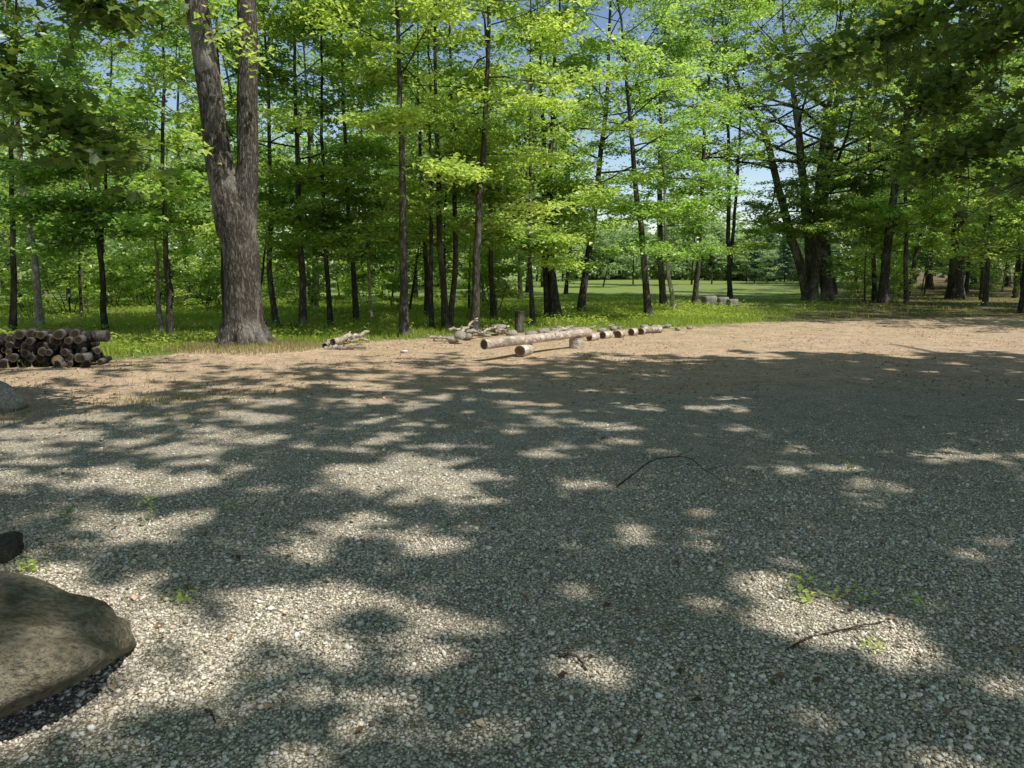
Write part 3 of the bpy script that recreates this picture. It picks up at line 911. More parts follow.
# --- woods behind: repeated trees -----------------------------------------------------
def forest_variant(kind):
    b = np.zeros(3)
    if kind < 4:
        H = rng.uniform(11.5, 15)
        sp, sr = stem_from([b, np.array([rng.normal(0, .15), rng.normal(0, .15), 3.0])], H, rng.uniform(.10, .15), .4)
        return build_tree('forest_tree', None, 'tree', b, [(sp, sr)], M['bark_dark'], seg=8, crown_z=rng.uniform(3.2, 4.6), radius=rng.uniform(3.0, 3.8), n_limb=15, low=4,
                          n_sub=5, n_spray=3, leaves=21, leaf=.15, leafmat='leaf_cool' if kind % 2 else 'leaf')
    if kind < 6:
        H = rng.uniform(5, 7.5)
        sp, sr = stem_from([b, np.array([rng.normal(0, .1), rng.normal(0, .1), 1.5])], H, .05, .3)
        return build_tree('sapling_tree', None, 'tree', b, [(sp, sr)], M['bark_dark'], seg=6, crown_z=1.2, radius=2.0, n_limb=16, n_sub=5, n_spray=2, leaves=16, leaf=.17, lift=(.2, .7))
    if kind < 8:
        stems = []
        for k in range(5):
            a = k * 1.3
            stems.append(stem_from([b + [.08 * math.cos(a), .08 * math.sin(a), 0], np.array([.4 * math.cos(a), .4 * math.sin(a), .8])], rng.uniform(1.5, 2.4), .018, .1))
        return build_tree('forest_shrub', None, 'shrub', b, stems, M['bark_dark'], seg=5, crown_z=.25, radius=.8, n_limb=20, n_sub=4, n_spray=2, leaves=12, leaf=.13, spread=.25)
    # conifer
    H = 11
    sp, sr = stem_from([b, np.array([0, 0, 2.0])], H, .14, .3, wob=.01)
    root = empty('pine_tree', b, None, 'tree')
    g = Geo(); tube(g, sp, sr, 8)
    obj('trunk', g.data('pine_trunk'), M['bark_dark'], root)
    g = Geo(); C = []
    for k in range(90):
        z = 1.2 + (H - 1.4) * (k / 90)
        L = 2.6 * (1 - (z - 1.2) / H) + .2
        a = k * 2.399
        lp = path((0, 0, z), (math.cos(a), math.sin(a), .05), L, 4, .05, -.04)
        tube(g, lp, np.linspace(.03, .006, 5), 4)
        for s in np.linspace(.2, 1, 9):
            C.append(interp_path(lp, min(s, .99))[0] + rng.normal(0, .17, (9, 3)) * [1, 1, .5])
    C = np.concatenate(C)
    obj('limbs', g.data('pine_limbs'), M['bark_dark'], root)
    obj('crown', leaves_mesh('pine_crown', C, .34, rng.uniform(.2, .8, len(C)), b, .6), M['leaf_blue'], root)
    return root


VAR = [forest_variant(k) for k in range(9)]
_used = set()


def plant(kind, x, y, label, group, scale=1.0, tilt=0.03):
    if kind in _used: o = copy_tree(VAR[kind])
    else:
        o = VAR[kind]; _used.add(kind)
    o.location = (float(x), float(y), float(ground_z(x, y)) - .03)
    o.rotation_euler = (random.gauss(0, tilt), random.gauss(0, tilt), random.uniform(0, 6.28))
    o.scale = (scale, scale, scale * random.uniform(.92, 1.08))
    o['label'] = label
    if group: o['group'] = group
    return o


def scatter(n, pxr, dr, mind, taken, fn):
    k = tries = 0
    while k < n and tries < 4000:
        tries += 1
        px = random.uniform(*pxr); Y = random.uniform(*dr)
        x = (px - 512) / FPX * Y
        if all((x - a) ** 2 + (y - Y) ** 2 > mind ** 2 for a, y in taken):
            taken.append((x, Y)); fn(x, Y); k += 1


taken = []
scatter(22, (-90, 585), (27, 54), 3.6, taken, lambda x, y: plant(random.randrange(4), x, y, 'slender tree deep in the woods left of the meadow opening', 'trees in the woods left of the meadow', random.uniform(.85, 1.15)))
scatter(16, (845, 1110), (38, 62), 3.4, taken, lambda x, y: plant(random.randrange(4), x, y, 'slender tree deep in the shaded woods at the right', 'trees in the woods at the right', random.uniform(.85, 1.15)))
scatter(26, (-60, 560), (23, 44), 2.0, taken, lambda x, y: plant(random.randrange(4, 6), x, y, 'bushy young tree under the woods left of the meadow', 'saplings in the woods left of the meadow', random.uniform(.8, 1.1)))
scatter(8, (850, 1080), (31, 50), 2.0, taken, lambda x, y: plant(random.randrange(4, 6), x, y, 'bushy young tree under the woods at the right', 'saplings in the woods at the right', random.uniform(.8, 1.1)))
scatter(40, (-60, 500), (25, 50), 1.5, taken, lambda x, y: plant(random.randrange(6, 8), x, y, 'low green shrub between the trunks left of the meadow', 'shrubs under the woods left of the meadow', random.uniform(.7, 1.2)))
scatter(9, (850, 1060), (33, 50), 1.5, taken, lambda x, y: plant(random.randrange(6, 8), x, y, 'low green shrub between the trunks at the right', 'shrubs under the woods at the right', random.uniform(.7, 1.2)))
for x_, y_, k_, s_ in ((17.6, 20.5, 0, 1.1), (19.6, 23.5, 1, 1.15), (18.2, 26.5, 2, 1.1), (22.5, 27.5, 3, 1.2), (23.0, 32.0, 0, 1.15), (21.0, 20.0, 2, 1.15)):
    plant(k_, x_, y_, 'tree added beyond the right edge to shade the forest floor', 'trees added beyond the right edge for shade', s_)  # added outside the frame so their crowns shade the floor at right
for px, Y, k, s, lab in ((752, 82, 8, .42, 'bluish green pine at the far side of the meadow, left of the round pale bush'), (766, 88, 8, .58, 'tallest bluish green pine at the far side of the meadow'),
                         (782, 84, 8, .50, 'bluish green pine at the far meadow side partly behind the huge several stemmed tree'),
                         (690, 70, 4, 1.6, 'light green bushy tree at the far meadow edge left of the twin stemmed tree'), (662, 68, 5, 1.25, 'light green tree at the far meadow edge behind the thin leaning trunk'),
                         (710, 76, 5, 1.5, 'light green tree at the far meadow edge just left of the twin stemmed tree'), (744, 78, 4, .75, 'small light green bush at the far meadow edge right of the twin stemmed tree'),
                         (764, 76, 5, .68, 'round pale green bush in front of the far pines'), (632, 74, 4, 1.3, 'light green tree at the far meadow edge left of leaning brown trunk'),
                         (602, 66, 5, 1.2, 'light green tree at the far meadow edge above the short log rounds')):
    o = plant(k, (px - 512) / FPX * Y, Y, lab, 'trees at the far meadow edge', s)
    if k < 8:
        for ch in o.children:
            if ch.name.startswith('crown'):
                ch.material_slots[0].link = 'OBJECT'; ch.material_slots[0].material = M['leaf_hazed']


def far_woods():
    g = Geo(); C, T, S = [], [], []
    for k in range(190):
        px = random.uniform(-500, 1500) if k < 150 else random.uniform(560, 830)
        Y = random.uniform(58, 100)
        opening = 570 < px < 820
        if opening: Y = random.uniform(95, 120)
        x = (px - 512) / FPX * Y
        H = random.uniform(5, 7.5) if opening else random.uniform(11, 17)
        tube(g, path((x, Y, -.2), (0, 0, 1), H * .9, 6, .04), np.linspace(.16, .04, 7), 5)
        m = 420
        z = rng.uniform(.03 if opening else .1, 1, m) * H
        rr = H * .26 * np.sqrt(np.clip(1 - (z / H * 2 - 1.05) ** 2, .05, 1)) * rng.random(m) ** .5 * 1.25
        a = rng.uniform(0, 6.28, m)
        # clumped
        c = np.stack([x + rr * np.cos(a), Y + rr * np.sin(a), z], -1)
        c = np.repeat(c, 3, 0) + rng.normal(0, .35, (m * 3, 3))
        C.append(c); T.append(np.clip(.5 + rng.normal(0, .15) + rng.normal(0, .12, m * 3), 0, 1))
    C = np.concatenate(C); T = np.concatenate(T)
    root = empty('distant_woods', (0, 80, 0)); tag(root, 'hazy wall of woods far beyond the meadow', None, None, 'stuff')
    off = (0, 80, 0)
    obj('trunks', g.data('far_trunks', off), M['bark_dark'], root)
    obj('foliage', leaves_mesh('far_foliage', C, .55, T, off, .55), M['leaf_hazed'], root)


far_woods()


# ------------------------------------------------------------------ rocks
def rock_mesh(name, planes, scale, seed, sub=4, rough=0.05):
    import bmesh
    bm = bmesh.new(); bmesh.ops.create_icosphere(bm, subdivisions=sub, radius=1.0)
    v = np.array([p.co for p in bm.verts]); f = np.array([[q.index for q in p.verts] for p in bm.faces]); bm.free()
    u = v / np.linalg.norm(v, axis=1)[:, None]
    n = np.array([unit(p[:3]) for p in planes]); d = np.array([p[3] for p in planes])
    dot = u @ n.T
    rr = np.where(dot > 1e-3, d / np.maximum(dot, 1e-3), 9.0)
    k = 26.0
    r = -np.log(np.exp(-k * rr).sum(1)) / k
    r = np.clip(r, .2, 1.6)
    from mathutils import noise as mn
    nz = np.array([mn.fractal(Vector(p * 2.2 + seed), 1.0, 2.0, 5) for p in u])
    p = u * (r * (1 + rough * nz))[:, None] * np.array(scale)
    return mesh_data(name, p, [f], True)


def rock(name, label, loc, scale, mat, seed, planes=None, rot=0, rough=.06, sub=3, group=None, cat='rock'):
    if planes is None:
        rs = np.random.default_rng(int(seed * 10))
        planes = [(*rs.normal(0, 1, 3), rs.uniform(.65, 1)) for _ in range(12)] + [(0, 0, -1, .6), (0, 0, 1, .8)]
    o = obj(name, rock_mesh(name, planes, scale, seed, sub, rough), M[mat], None, loc)
    o.rotation_euler = (0, 0, rot)
    return tag(o, label, cat, group)


rock('boulder', 'big mossy brown boulder in the bottom left corner', (-2.33, 2.45, .13), (.84, .52, .335), 'boulder', 3.7,
     [(.22, -.10, .97, .88), (-.5, .2, .85, 1.1), (.10, -.74, .66, .80), (.74, -.30, -.58, .66), (.35, -.78, -.50, .74), (1, .2, .05, 1.06), (.25, 1, .35, .95),
      (-1, .1, .1, 1.1), (-.3, -.95, .1, .9), (0, 0, -1, .62), (.8, -.6, .2, .96), (.72, .1, .68, .98)], .05, .07, 5)
rock('rock', 'small dark rock at the left edge above the boulder', (*G(-2, 556)[:2], .03), (.13, .12, .10), 'dark_stone', 5.1)
rock('rock', 'rounded grey rock at the left edge beside the sunlit grass', (*G(-2, 409)[:2], .13), (.30, .26, .27), 'stone', 8.3)


# ------------------------------------------------------------------ logs
def log(name, label, p0, p1, r, cat='log', group=None, bark='log_bark', cut='cut_red', seg=18, lump=.03, knots=0, taper=1.0):
    """bark is the log itself; the two sawn faces are its parts"""
    p0 = np.asarray(p0, float); p1 = np.asarray(p1, float)
    base = (p0 + p1) / 2
    n = 9
    t = np.linspace(0, 1, n)[:, None]
    L = np.linalg.norm(p1 - p0)
    pts = p0 + (p1 - p0) * t + rng.normal(0, .004 * min(1, L), (n, 3))
    pts[0], pts[-1] = p0, p1
    rad = r * np.linspace(1, taper, n) * (1 + rng.normal(0, .02, n))
    g = Geo(); tube(g, pts, rad, seg, lump, cap=False)
    ring0 = g.v[0][:seg].copy(); ring1 = g.v[0][-seg:].copy()
    d = unit(p1 - p0)
    for k in range(knots):
        s = rng.uniform(.1, .9); a = rng.uniform(0, 6.28)
        x = unit(np.cross(d, [0, 0, 1])); y = np.cross(d, x)
        q = p0 + (p1 - p0) * s; e = x * math.cos(a) + y * math.sin(a)
        tube(g, np.array([q + e * r * .7, q + e * r * 1.12, q + e * r * 1.2]), [r * .3, r * .22, r * .1], 7)
    o = tag(obj(name, g.data(name, base), M[bark], None, base), label, cat, group)
    for ring, s, c in ((ring0, -1, p0), (ring1, 1, p1)):
        ctr = c + d * s * .004
        rings = [ring * f + c * (1 - f) + d * s * (.004 if f < 1 else 0) for f in (1, .96, .6, .25)]
        v = np.vstack(rings + [ctr[None]])
        q = []
        for k in range(3):
            for j in range(seg):
                a, b = k * seg + j, k * seg + (j + 1) % seg
                fq = [a, b, b + seg, a + seg]
                q.append(fq if s > 0 else fq[::-1])
        m = 4 * seg
        tr = [[3 * seg + j, 3 * seg + (j + 1) % seg, m] if s > 0 else [3 * seg + (j + 1) % seg, 3 * seg + j, m] for j in range(seg)]
        at_ = np.concatenate([np.full(seg, f) for f in (1, .96, .6, .25)] + [[0]])
        me = mesh_data('cut_face', v - base, [np.array(q), np.array(tr)], False, {'ring': at_})
        obj('cut_face', me, M[cut], o)
    return o


# log bench
Yb = G(395, 352)[1]
k = 15.0 / FPX
sl, sr_ = G(408, 352), G(650, 343)
A = at(484, 344.5, 12.75); B = at(589, 332.5, 15.3)
log('bench_log', 'long pale debarked log laid as a bench across two short supports', A, B, .088, knots=3, taper=.93, seg=22, lump=.012)
pA = A + (B - A) * .34; pB = A + (B - A) * .86
dn = unit(np.array([(B - A)[1], -(B - A)[0], 0]))
h = pA[2] - .088 + .008
log('support_log', 'short round log lying crosswise under the left half of the log bench', [pA[0] - .08, pA[1] - .24, h / 2 + .004], [pA[0] + .10, pA[1] + .22, h / 2 + .004], h / 2)
h = pB[2] - .075
log('support_log', 'upright stump holding up the right end of the log bench', [pB[0], pB[1], -.02], [pB[0], pB[1], h], .15)
# row of rounds right of the bench
for px, py, r, L, lab in ((593, 340.5, .085, .28, 'sawn log round nearest the right end of the log bench'), (606, 338.5, .088, .30, 'sawn log round with a reddish end, second in the row from the bench'),
                          (620, 337.5, .088, .30, 'sawn log round with a reddish end, third in the row from the bench'), (633, 335.5, .09, .18, 'greyish log round, fourth in the row from the bench'),
                          (642, 334.5, .085, .15, 'greyish log round, fifth in the row from the bench')):
    p = G(px, py); p[2] = r * .93
    ya = .85 + random.gauss(0, .12); e = np.array([math.cos(ya), math.sin(ya), 0]) * L / 2
    log('log_round', lab, p - e, p + e, r, 'log', 'row of sawn log rounds beside the bench', cut='cut_red')
p = G(652, 333); log('log_round', 'flat grey split log at the end of the row of rounds', p + [-.22, 0, .07], p + [.24, .12, .08], .085, 'log', 'row of sawn log rounds beside the bench', bark='dead_wood', cut='cut_pile')
# dark standing stump behind the bench
p = G(519, 333)
log('tree_stump', 'tall dark stump standing behind the log bench', p + [0, .3, -.05], p + [.02, .3, .53], .12, 'stump', bark='bark_dark', cut='cut_pile')

# firewood stack at the left edge
EY = 12.3


def pile_log(x, y, z, r, L, lab, yaw=.12, grp='dark logs stacked in the pile at the left edge', cut='cut_pile', pitch=0):
    d = np.array([math.sin(yaw), -math.cos(yaw), pitch]) * L / 2
    c = np.array([x, y, z])
    log('firewood_log', lab, c - d, c + d, r, 'log', grp, 'shaded_old_log_bark', cut, seg=12, lump=.05)


rows = [(0, 24), (1, 23), (2, 22), (3, 21), (4, 16), (5, 7)]
for rw, cnt in rows:
    for i in range(cnt):
        r = random.choice([.045, .055, .06, .068, .075, .085])
        x = -6.92 - .145 * i - (.07 if rw % 2 else 0) - rw * .05
        pos = 'bottom' if rw == 0 else 'top' if rw == 5 else 'middle'
        pile_log(x + random.gauss(0, .03), EY + random.gauss(0, .09) - .06 * (3 - rw) * .3, .06 + rw * .094 + random.gauss(0, .006), r, random.uniform(.42, .55),
                 f'shade darkened weathered log in the {pos} layer of the log pile', random.gauss(.25, .22))
pile_log(-7.42, EY - .14, .12, .082, .55, 'log with a fresh pale end low in the front of the log pile', .2, cut='cut_fresh')
for px, py, L, r, lab in ((62, 338, 1.5, .095, 'long dark log lying lengthwise on top of the log pile at its right end'), (18, 343, 1.3, .075, 'long log lying lengthwise on the left part of the log pile')):
    p = at(px, py, EY); e = np.array([L / 2, .03, .03])
    log('firewood_log', lab, p - e, p + e, r, 'log', None, 'shaded_old_log_bark', 'cut_pile', 14, .05)
for i, (px, py) in enumerate(((70, 361), (76, 358), (82, 360), (88, 357), (93, 361), (99, 358), (84, 353), (92, 354))):
    p = G(px, py); p[1] = min(p[1], 12.9); r = random.uniform(.05, .085)
    a = random.uniform(0, 3.1); e = np.array([math.cos(a), math.sin(a), random.gauss(0, .12)]) * random.uniform(.13, .24)
    p[2] = r * .95 + (.09 if i > 5 else 0)
    log('firewood_log', 'short tumbled log at the right foot of the log pile', p - e, p + e, r, 'log', 'tumbled logs at the foot of the pile', 'shaded_old_log_bark', 'cut_pile', 12, .06)


# ------------------------------------------------------------------ brush and rubble
def branch(name, label, pts, r0, mat='dead_wood', forks=0, group=None, cat='branch', seg=7):
    pts = np.array(pts, float)
    t = np.linspace(0, 1, len(pts)); tt = np.linspace(0, 1, max(8, len(pts) * 4))
    lp = np.stack([np.interp(tt, t, pts[:, c]) for c in range(3)], -1)
    for _ in range(3): lp[1:-1] = (lp[:-2] + 2 * lp[1:-1] + lp[2:]) / 4
    lp[1:-1] += rng.normal(0, r0 * .3, (len(tt) - 2, 3))
    g = Geo(); tube(g, lp, np.linspace(r0, r0 * .45, len(tt)), seg, .06)
    base = lp[0].copy()
    for k in range(forks):
        s = .3 + .6 * (k + .5) / forks
        q, d = interp_path(lp, s)
        a = math.atan2(d[1], d[0]) + (1 if k % 2 else -1) * rng.uniform(.5, .9)
        L = np.linalg.norm(lp[-1] - lp[0]) * rng.uniform(.2, .35)
        sp = path(q, (math.cos(a), math.sin(a), .12), L, 4, .12, -.02)
        sp[:, 2] = np.maximum(sp[:, 2], .008)
        tube(g, sp, np.linspace(r0 * .5, r0 * .2, 5), 5)
    return tag(obj(name, g.data(name, base), M[mat], None, base), label, cat, group)


def gp(px, py, z): return G(px, py) + np.array([0, 0, z])


TW = 'bleached wood in the twig heap'
branch('fallen_branch', 'thickest pale branch lying across the top of the twig heap', [gp(333, 350, .16), gp(350, 347, .2), gp(369, 345, .28)], .075, group=TW)
branch('fallen_branch', 'short pale forked branch poking up from the twig heap', [gp(346, 348, .15), gp(351, 346, .3)], .03, group=TW, forks=1)
branch('fallen_branch', 'pale branch lying low along the front of the twig heap', [gp(325, 351, .05), gp(345, 351, .07), gp(366, 350, .05)], .06, group=TW)
branch('fallen_branch', 'pale branch stub at the left end of the twig heap', [gp(325, 350, .08), gp(332, 346, .14)], .06, group=TW)
branch('fallen_branch', 'pale stick at the back of the twig heap', [gp(338, 346, .06), gp(356, 343, .08), gp(370, 343, .05)], .05, group=TW)
RB = 'rubble of pale stones and wood along the grass edge'
rs = random.Random(3)
for i in range(46):
    t = rs.random()
    px = 438 + t * 140 if i < 34 else rs.uniform(560, 712)
    py = np.interp(px, [438, 470, 510, 570, 640, 712], [342, 338, 334, 332, 331, 329]) + rs.gauss(0, 1.6)
    p = G(px, py)
    s = rs.uniform(.07, .15)
    z = .04 + (rs.random() * .12 if 455 < px < 510 else 0)
    if rs.random() < .55:
        rock('rubble_stone', 'pale stone in the low rubble along the grass edge behind the log bench', (p[0], p[1], z), (s * 1.2, s, s * .8), 'stone', 20 + i, rot=rs.uniform(0, 3), sub=2, group=RB)
    else:
        a = rs.uniform(-.6, .6); L = rs.uniform(.14, .32)
        e = np.array([math.cos(a) * L, math.sin(a) * L, rs.gauss(0, .05)])
        branch('broken_branch', 'pale broken wood in the low rubble along the grass edge behind the log bench', [p - e + [0, 0, z], p + [0, 0, z + .02], p + e + [0, 0, z + .05]], rs.uniform(.03, .06), group=RB)
branch('fallen_branch', 'pale forked branch sticking up from the rubble left of the log bench', [gp(460, 337, .1), gp(470, 336, .25), gp(478, 336, .42)], .05, forks=2)
tag(rock('paper_scrap', 'small white scrap lying on the dirt left of the log bench', (*G(404, 353)[:2], .025), (.09, .07, .04), 'paper', 61.0, sub=2), None, 'litter')
for px, py, s, lab in ((709, 306, .34, 'pale square stone block in the grass right of the two toned trunk'), (722, 306, .3, 'shaded stone block right of the pale square block'), (732, 307, .26, 'small stone block at the foot of the twin stemmed tree')):
    p = G(px, py)
    rock('stone_block', lab, (p[0], p[1], s * .55), (s, s * .8, s * .8), 'concrete', px, [(1, .05, 0, .8), (-1, 0, .05, .8), (0, 1, 0, .8), (.05, -1, 0, .8), (0, .05, 1, .9), (0, 0, -1, .8)], .2, .03)

# sticks on the gravel
branch('fallen_branch', 'long dark forked branch lying on the shaded gravel', [gp(617, 489, .02), gp(640, 475, .05), gp(655, 468, .09), gp(690, 468, .10), gp(702, 476, .06), gp(725, 486, .03)], .0065, 'twig', 4)
branch('fallen_branch', 'thin curved stick lying in the big sunlit patch of gravel', [gp(786, 654, .015), gp(808, 641, .02), gp(850, 632, .02), gp(884, 624, .015)], .006, 'twig', 1)
branch('fallen_branch', 'short bent twig lying in the sunlit patch at bottom centre', [gp(557, 657, .015), gp(572, 660, .025), gp(582, 666, .02), gp(587, 673, .015)], .008, 'twig')
branch('fallen_branch', 'short curved twig on the gravel right of the boulder', [gp(206, 713, .012), gp(212, 718, .02), gp(216, 726, .012)], .006, 'twig')


# ------------------------------------------------------------------ small plants
def weed(px, py, n, h, label, mat='leaf', wide=.034):
    p = G(px, py); p[2] = 0
    c = rng.normal(0, 1, (n, 3)) * [wide, wide, 0] + [0, 0, 0]
    c[:, 2] = .012 + rng.random(n) * h
    me = leaves_mesh('weed', c, .030, rng.uniform(.55, 1, n), (0, 0, 0), .6)
    tag(obj('weed', me, M[mat], None, p), label, 'weed', 'small weeds in the gravel')


for px, py, n, h, lab in ((802, 600, 22, .06, 'bright green weed at the middle of the big sunlit gravel patch'), (803, 583, 16, .05, 'small weed at the upper edge of the big sunlit gravel patch'), (835, 596, 14, .05, 'small weed at the upper right rim of the big sunlit gravel patch'),
                          (911, 606, 22, .06, 'bright green weed right of the big sunlit gravel patch'), (861, 599, 10, .04, 'tiny weed between the two brightest weeds'),
                          (878, 653, 14, .03, 'yellowish weed at the lower right of the big sunlit gravel patch'), (32, 573, 40, .07, 'low green weed beside the small dark rock at the left edge'),
                          (182, 603, 26, .05, 'dark green weed in the shade right of the boulder'), (146, 524, 24, .16, 'upright dark weed in the gravel at left'),
                          (68, 522, 24, .08, 'low weed in the shade at the left'), (852, 476, 22, .10, 'dark weed beside the sunlit spots at right'), (232, 512, 14, .08, 'small dark weed left of the centre of the yard')):
    weed(px, py, n, h, lab, 'leaf' if n != 24 else 'leaf_dark')


def blades(n, fx, hgt, mat, name, label, wid=.02, lean=.35, tint=(.25, .85)):
    x, y = fx(n)
    n = len(x)
    h = hgt * rng.uniform(.5, 1.3, n)
    a = rng.uniform(0, 6.28, n)
    d = rng.uniform(0, 6.28, n); l = lean * rng.uniform(.2, 1.2, n) * h
    z = ground_z(x, y)
    b0 = np.stack([x - wid * np.cos(a), y - wid * np.sin(a), z - .01], -1)
    b1 = np.stack([x + wid * np.cos(a), y + wid * np.sin(a), z - .01], -1)
    tp = np.stack([x + l * np.cos(d), y + l * np.sin(d), z + h], -1)
    v = np.stack([b0, b1, tp], 1).reshape(-1, 3)
    cl = .5 + .5 * bumpy(x * .8, y * .8) / 1.2
    t = np.clip(tint[0] + (tint[1] - tint[0]) * (.55 * rng.random(n) + .45 * cl), 0, 1)
    me = mesh_data(name, v, [np.arange(n * 3).reshape(-1, 3)], False, {'tint': np.repeat(t, 3)})
    return tag(obj(name, me, M[mat]), label, None, None, 'stuff')


def forest_area(n):
    Y = rng.uniform(11, 40, n * 3) ** 1.0
    x = rng.uniform(-.95, .85, n * 3) * Y
    d = Y - edge_of(FOREST, x) + bumpy(x, Y) * .5
    p = np.clip((d + .5) / 2.4, 0, 1) ** 1.6 * np.clip(1.25 - d / 24, .12, 1)
    p = p * np.clip(.62 + .6 * bumpy(x * .45 + 2, Y * .4), .05, 1)
    p = p * np.clip(1 - (x - 6) / 6, .14, 1) * np.clip(1 - (x - .457 * Y + 1.6) / 3, .3, 1)
    k = rng.random(n * 3) < p
    return x[k][:n], Y[k][:n]


blades(170000, forest_area, .12, 'grass', 'grass', 'bright green grass along the forest edge', .016)


def groundcover():
    x, y = forest_area(60000)
    d = y - edge_of(FOREST, x)
    k = (d > .5) & (bumpy(x * .6 + 4, y * .6) > -.1)
    x, y = x[k], y[k]
    n = len(x)
    c = np.stack([x, y, ground_z(x, y) + rng.uniform(.03, .24, n)], -1)
    me = leaves_mesh('undergrowth', c, .085, np.clip(rng.normal(.6, .18, n), 0, 1), (0, 0, 0), .72)
    tag(obj('undergrowth', me, M['grass']), 'low leafy plants covering the ground between the trunks', None, None, 'stuff')


groundcover()


def dry_area(n):
    a = rng.uniform(0, 6.28, n); r = rng.uniform(.55, 1.5, n)
    x = OAK[0] + r * np.cos(a); y = OAK[1] + r * np.sin(a) * .8
    return x, y


blades(5000, dry_area, .085, 'dry_grass', 'dry_grass', 'dry yellow grass around the foot of the massive forked trunk', .008)


def verge_area(n):
    px = rng.uniform(-160, 330, n * 4)
    py = rng.uniform(362, 424, n * 4)
    d = np.stack([(px - 512) / FPX, CP + (384 - py) / FPX * SP, -SP + (384 - py) / FPX * CP], -1)
    t = EYE / -d[:, 2]; x, y = d[:, 0] * t, d[:, 1] * t
    pr = np.clip((edge_of(GRAVEL, x) + 1.4 - y) / 1.0, 0, 1) * np.clip((y - edge_of(GRAVEL, x) + .2) / .4, 0, 1) * np.clip((-2.5 - x) / 3, 0, 1)
    pr = np.maximum(.45 * pr * np.clip(.1 + bumpy(x * .7, y * .7), 0, 1), .02 * (x < -3))
    k = rng.random(n * 4) < pr
    return x[k][:n], y[k][:n]


blades(22000, verge_area, .05, 'dry_grass', 'verge_grass', 'thin yellow green grass between the dirt and the gravel at left', .007, tint=(.0, .8))


def litter():
    n = 34000
    y = rng.uniform(2.2, 24, n); x = rng.uniform(-.85, .85, n) * y
    p = np.where((y > edge_of(GRAVEL, x) - .8 + .9 * bumpy(x, y)) & (y < edge_of(FOREST, x) + 1.2), .25 + .75 * np.clip(.3 + bumpy(x * .8 + 3, y * .9), 0, 1), .05)
    k = rng.random(n) < p
    x, y = x[k], y[k]
    c = np.stack([x, y, ground_z(x, y) + rng.uniform(.008, .025, len(x))], -1)
    me = leaves_mesh('leaf_litter', c, .038, rng.random(len(x)), (0, 0, 0), .8)
    tag(obj('leaf_litter', me, M['litter']), 'dead leaves and chips scattered over the bare dirt', None, None, 'stuff')


M['litter'] = leaf_mat('dead_leaf', [(0, (.09, .055, .033)), (.3, (.22, .14, .085)), (.7, (.46, .33, .21)), (1, (.70, .58, .44))], [(0, (.02, .012, .006)), (1, (.08, .05, .02))], .02)
litter()

# ------------------------------------------------------------------ gravel stones
def gravel():
    import bmesh
    bm = bmesh.new(); bmesh.ops.create_icosphere(bm, subdivisions=1, radius=1.0)
    bv = np.array([p.co for p in bm.verts]); bf = np.array([[q.index for q in p.verts] for p in bm.faces]); bm.free()
    xs, ys = [], []
    for y0, y1, dens in ((1.9, 3.2, 8600), (3.2, 4.4, 5600), (4.4, 5.8, 2600), (5.8, 7.6, 900), (7.6, 11.6, 130)):
        wd = .71 * y1 + .6
        n = int((y1 - y0) * 2 * wd * dens)
        xs.append(rng.uniform(-wd, wd, n)); ys.append(rng.uniform(y0, y1, n))
    x = np.concatenate(xs); y = np.concatenate(ys)
    k = rng.random(len(x)) < np.clip((edge_of(GRAVEL, x) + .5 - y + .9 * ripple(x, y)) / 1.2, 0, 1)
    # thinner where soil shows
    k &= rng.random(len(x)) < np.clip(.9 + .9 * ripple(x * .55 + 5, y * .8), .15, 1)
    x, y = x[k], y[k]; n = len(x)
    s = np.exp(rng.normal(math.log(.0046), .42, n)).clip(.0022, .016)
    sc = np.stack([s * rng.uniform(.85, 1.4, n), s * rng.uniform(.75, 1.1, n), s * rng.uniform(.45, .8, n)], -1)
    v = bv[None] * (1 + rng.normal(0, .10, (n, len(bv), 1))) * sc[:, None, :]
    a = rng.uniform(0, 6.28, n); tl = rng.normal(0, .35, n)
    ct, st = np.cos(tl), np.sin(tl)
    vx, vz = v[..., 0] * ct[:, None] + v[..., 2] * st[:, None], -v[..., 0] * st[:, None] + v[..., 2] * ct[:, None]
    ca, sa = np.cos(a)[:, None], np.sin(a)[:, None]
    X = vx * ca - v[..., 1] * sa + x[:, None]
    Yv = vx * sa + v[..., 1] * ca + y[:, None]
    Z = vz + (ground_z(x, y) + sc[:, 2] * rng.uniform(.25, 1.1, n))[:, None]
    vv = np.stack([X, Yv, Z], -1).reshape(-1, 3)
    f = (bf[None] + np.arange(n)[:, None, None] * len(bv)).reshape(-1, 3)
    m, nt = new_mat('gravel_stone')
    at_ = nt.nodes.new('ShaderNodeAttribute'); at_.attribute_name = 'tint'
    c = ramp(nt, at_.outputs['Fac'], [(0, (.14, .125, .10)), (.18, (.44, .395, .315)), (.5, (.68, .62, .515)), (.75, (.80, .73, .61)), (.86, (.66, .52, .37)), (.92, (.86, .81, .72)), (1, (.92, .88, .81))])
    geo = nt.nodes.new('ShaderNodeNewGeometry')
    c = mix(nt, .6, c, ramp(nt, noise(nt, geo.outputs['Position'], 140, 3), [(.3, (.6, .6, .6)), (.7, (1.2, 1.2, 1.2))]), 'MULTIPLY')
    finish(nt, c, .85, None, spec=.2)
    me = mesh_data('gravel_stones', vv, [f], True, {'tint': np.repeat(rng.random(n), len(bv))})
    tag(obj('gravel_stones', me, m), 'loose grey and tan crushed stones covering the yard', None, None, 'stuff')


gravel()

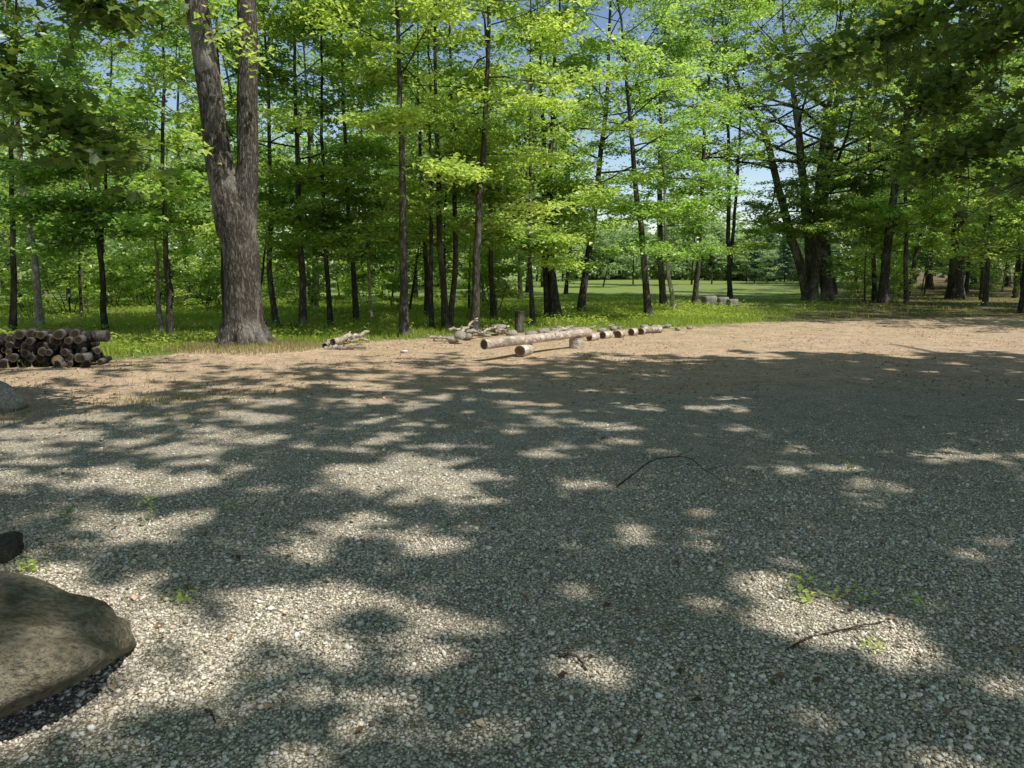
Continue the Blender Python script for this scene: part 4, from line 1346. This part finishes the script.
# ------------------------------------------------------------------ light
w = bpy.data.worlds.new('World'); scene.world = w; w.use_nodes = True
nt = w.node_tree
bg = nt.nodes['Background']
sky = nt.nodes.new('ShaderNodeTexSky'); sky.sky_type = 'NISHITA'; sky.sun_disc = False
sky.sun_elevation = SUN_EL; sky.sun_rotation = SUN_AZ
sky.air_density = 1.0; sky.dust_density = 0.5; sky.ozone_density = 1.5
geo = nt.nodes.new('ShaderNodeTexCoord')
sz = nt.nodes.new('ShaderNodeSeparateXYZ'); nt.links.new(geo.outputs['Generated'], sz.inputs[0])
hz = nt.nodes.new('ShaderNodeMapRange'); hz.inputs[1].default_value = 0.0; hz.inputs[2].default_value = 0.45
hz.inputs[3].default_value = 1.7; hz.inputs[4].default_value = 1.0
nt.links.new(sz.outputs[2], hz.inputs[0])
skc = mix(nt, 1.0, sky.outputs[0], hz.outputs[0], 'MULTIPLY')      # thin bright haze low in the sky
nt.links.new(mix(nt, 1.0, skc, (1.06, 1.02, 1.0), 'MULTIPLY'), bg.inputs[0]); bg.inputs[1].default_value = 0.102
sd = bpy.data.lights.new('sun', 'SUN'); sd.energy = 5.0; sd.angle = R(.53); sd.color = (1, .95, .86)
so = bpy.data.objects.new('sun', sd); link(so)
so.rotation_euler = Vector(SUN_DIR).to_track_quat('Z', 'Y').to_euler()
so.location = (0, 0, 40)

# ------------------------------------------------------------------ camera and render settings
cd = bpy.data.cameras.new('camera'); cd.sensor_width = 36; cd.lens = FPX / 1024 * 36; cd.clip_end = 2000; cd.clip_start = .05
co = bpy.data.objects.new('camera', cd); link(co)
co.location = (0, 0, EYE); co.rotation_euler = (R(90) - PITCH, 0, 0)
scene.camera = co
scene.view_settings.view_transform = 'Standard'; scene.view_settings.look = 'None'; scene.view_settings.exposure = 0; scene.view_settings.gamma = 1
scene.render.engine = 'CYCLES'
cy = scene.cycles
cy.max_bounces = 8; cy.diffuse_bounces = 7; cy.glossy_bounces = 1; cy.transmission_bounces = 3; cy.transparent_max_bounces = 4
cy.use_denoising = True; cy.caustics_reflective = False; cy.caustics_refractive = False
cy.sample_clamp_indirect = 6
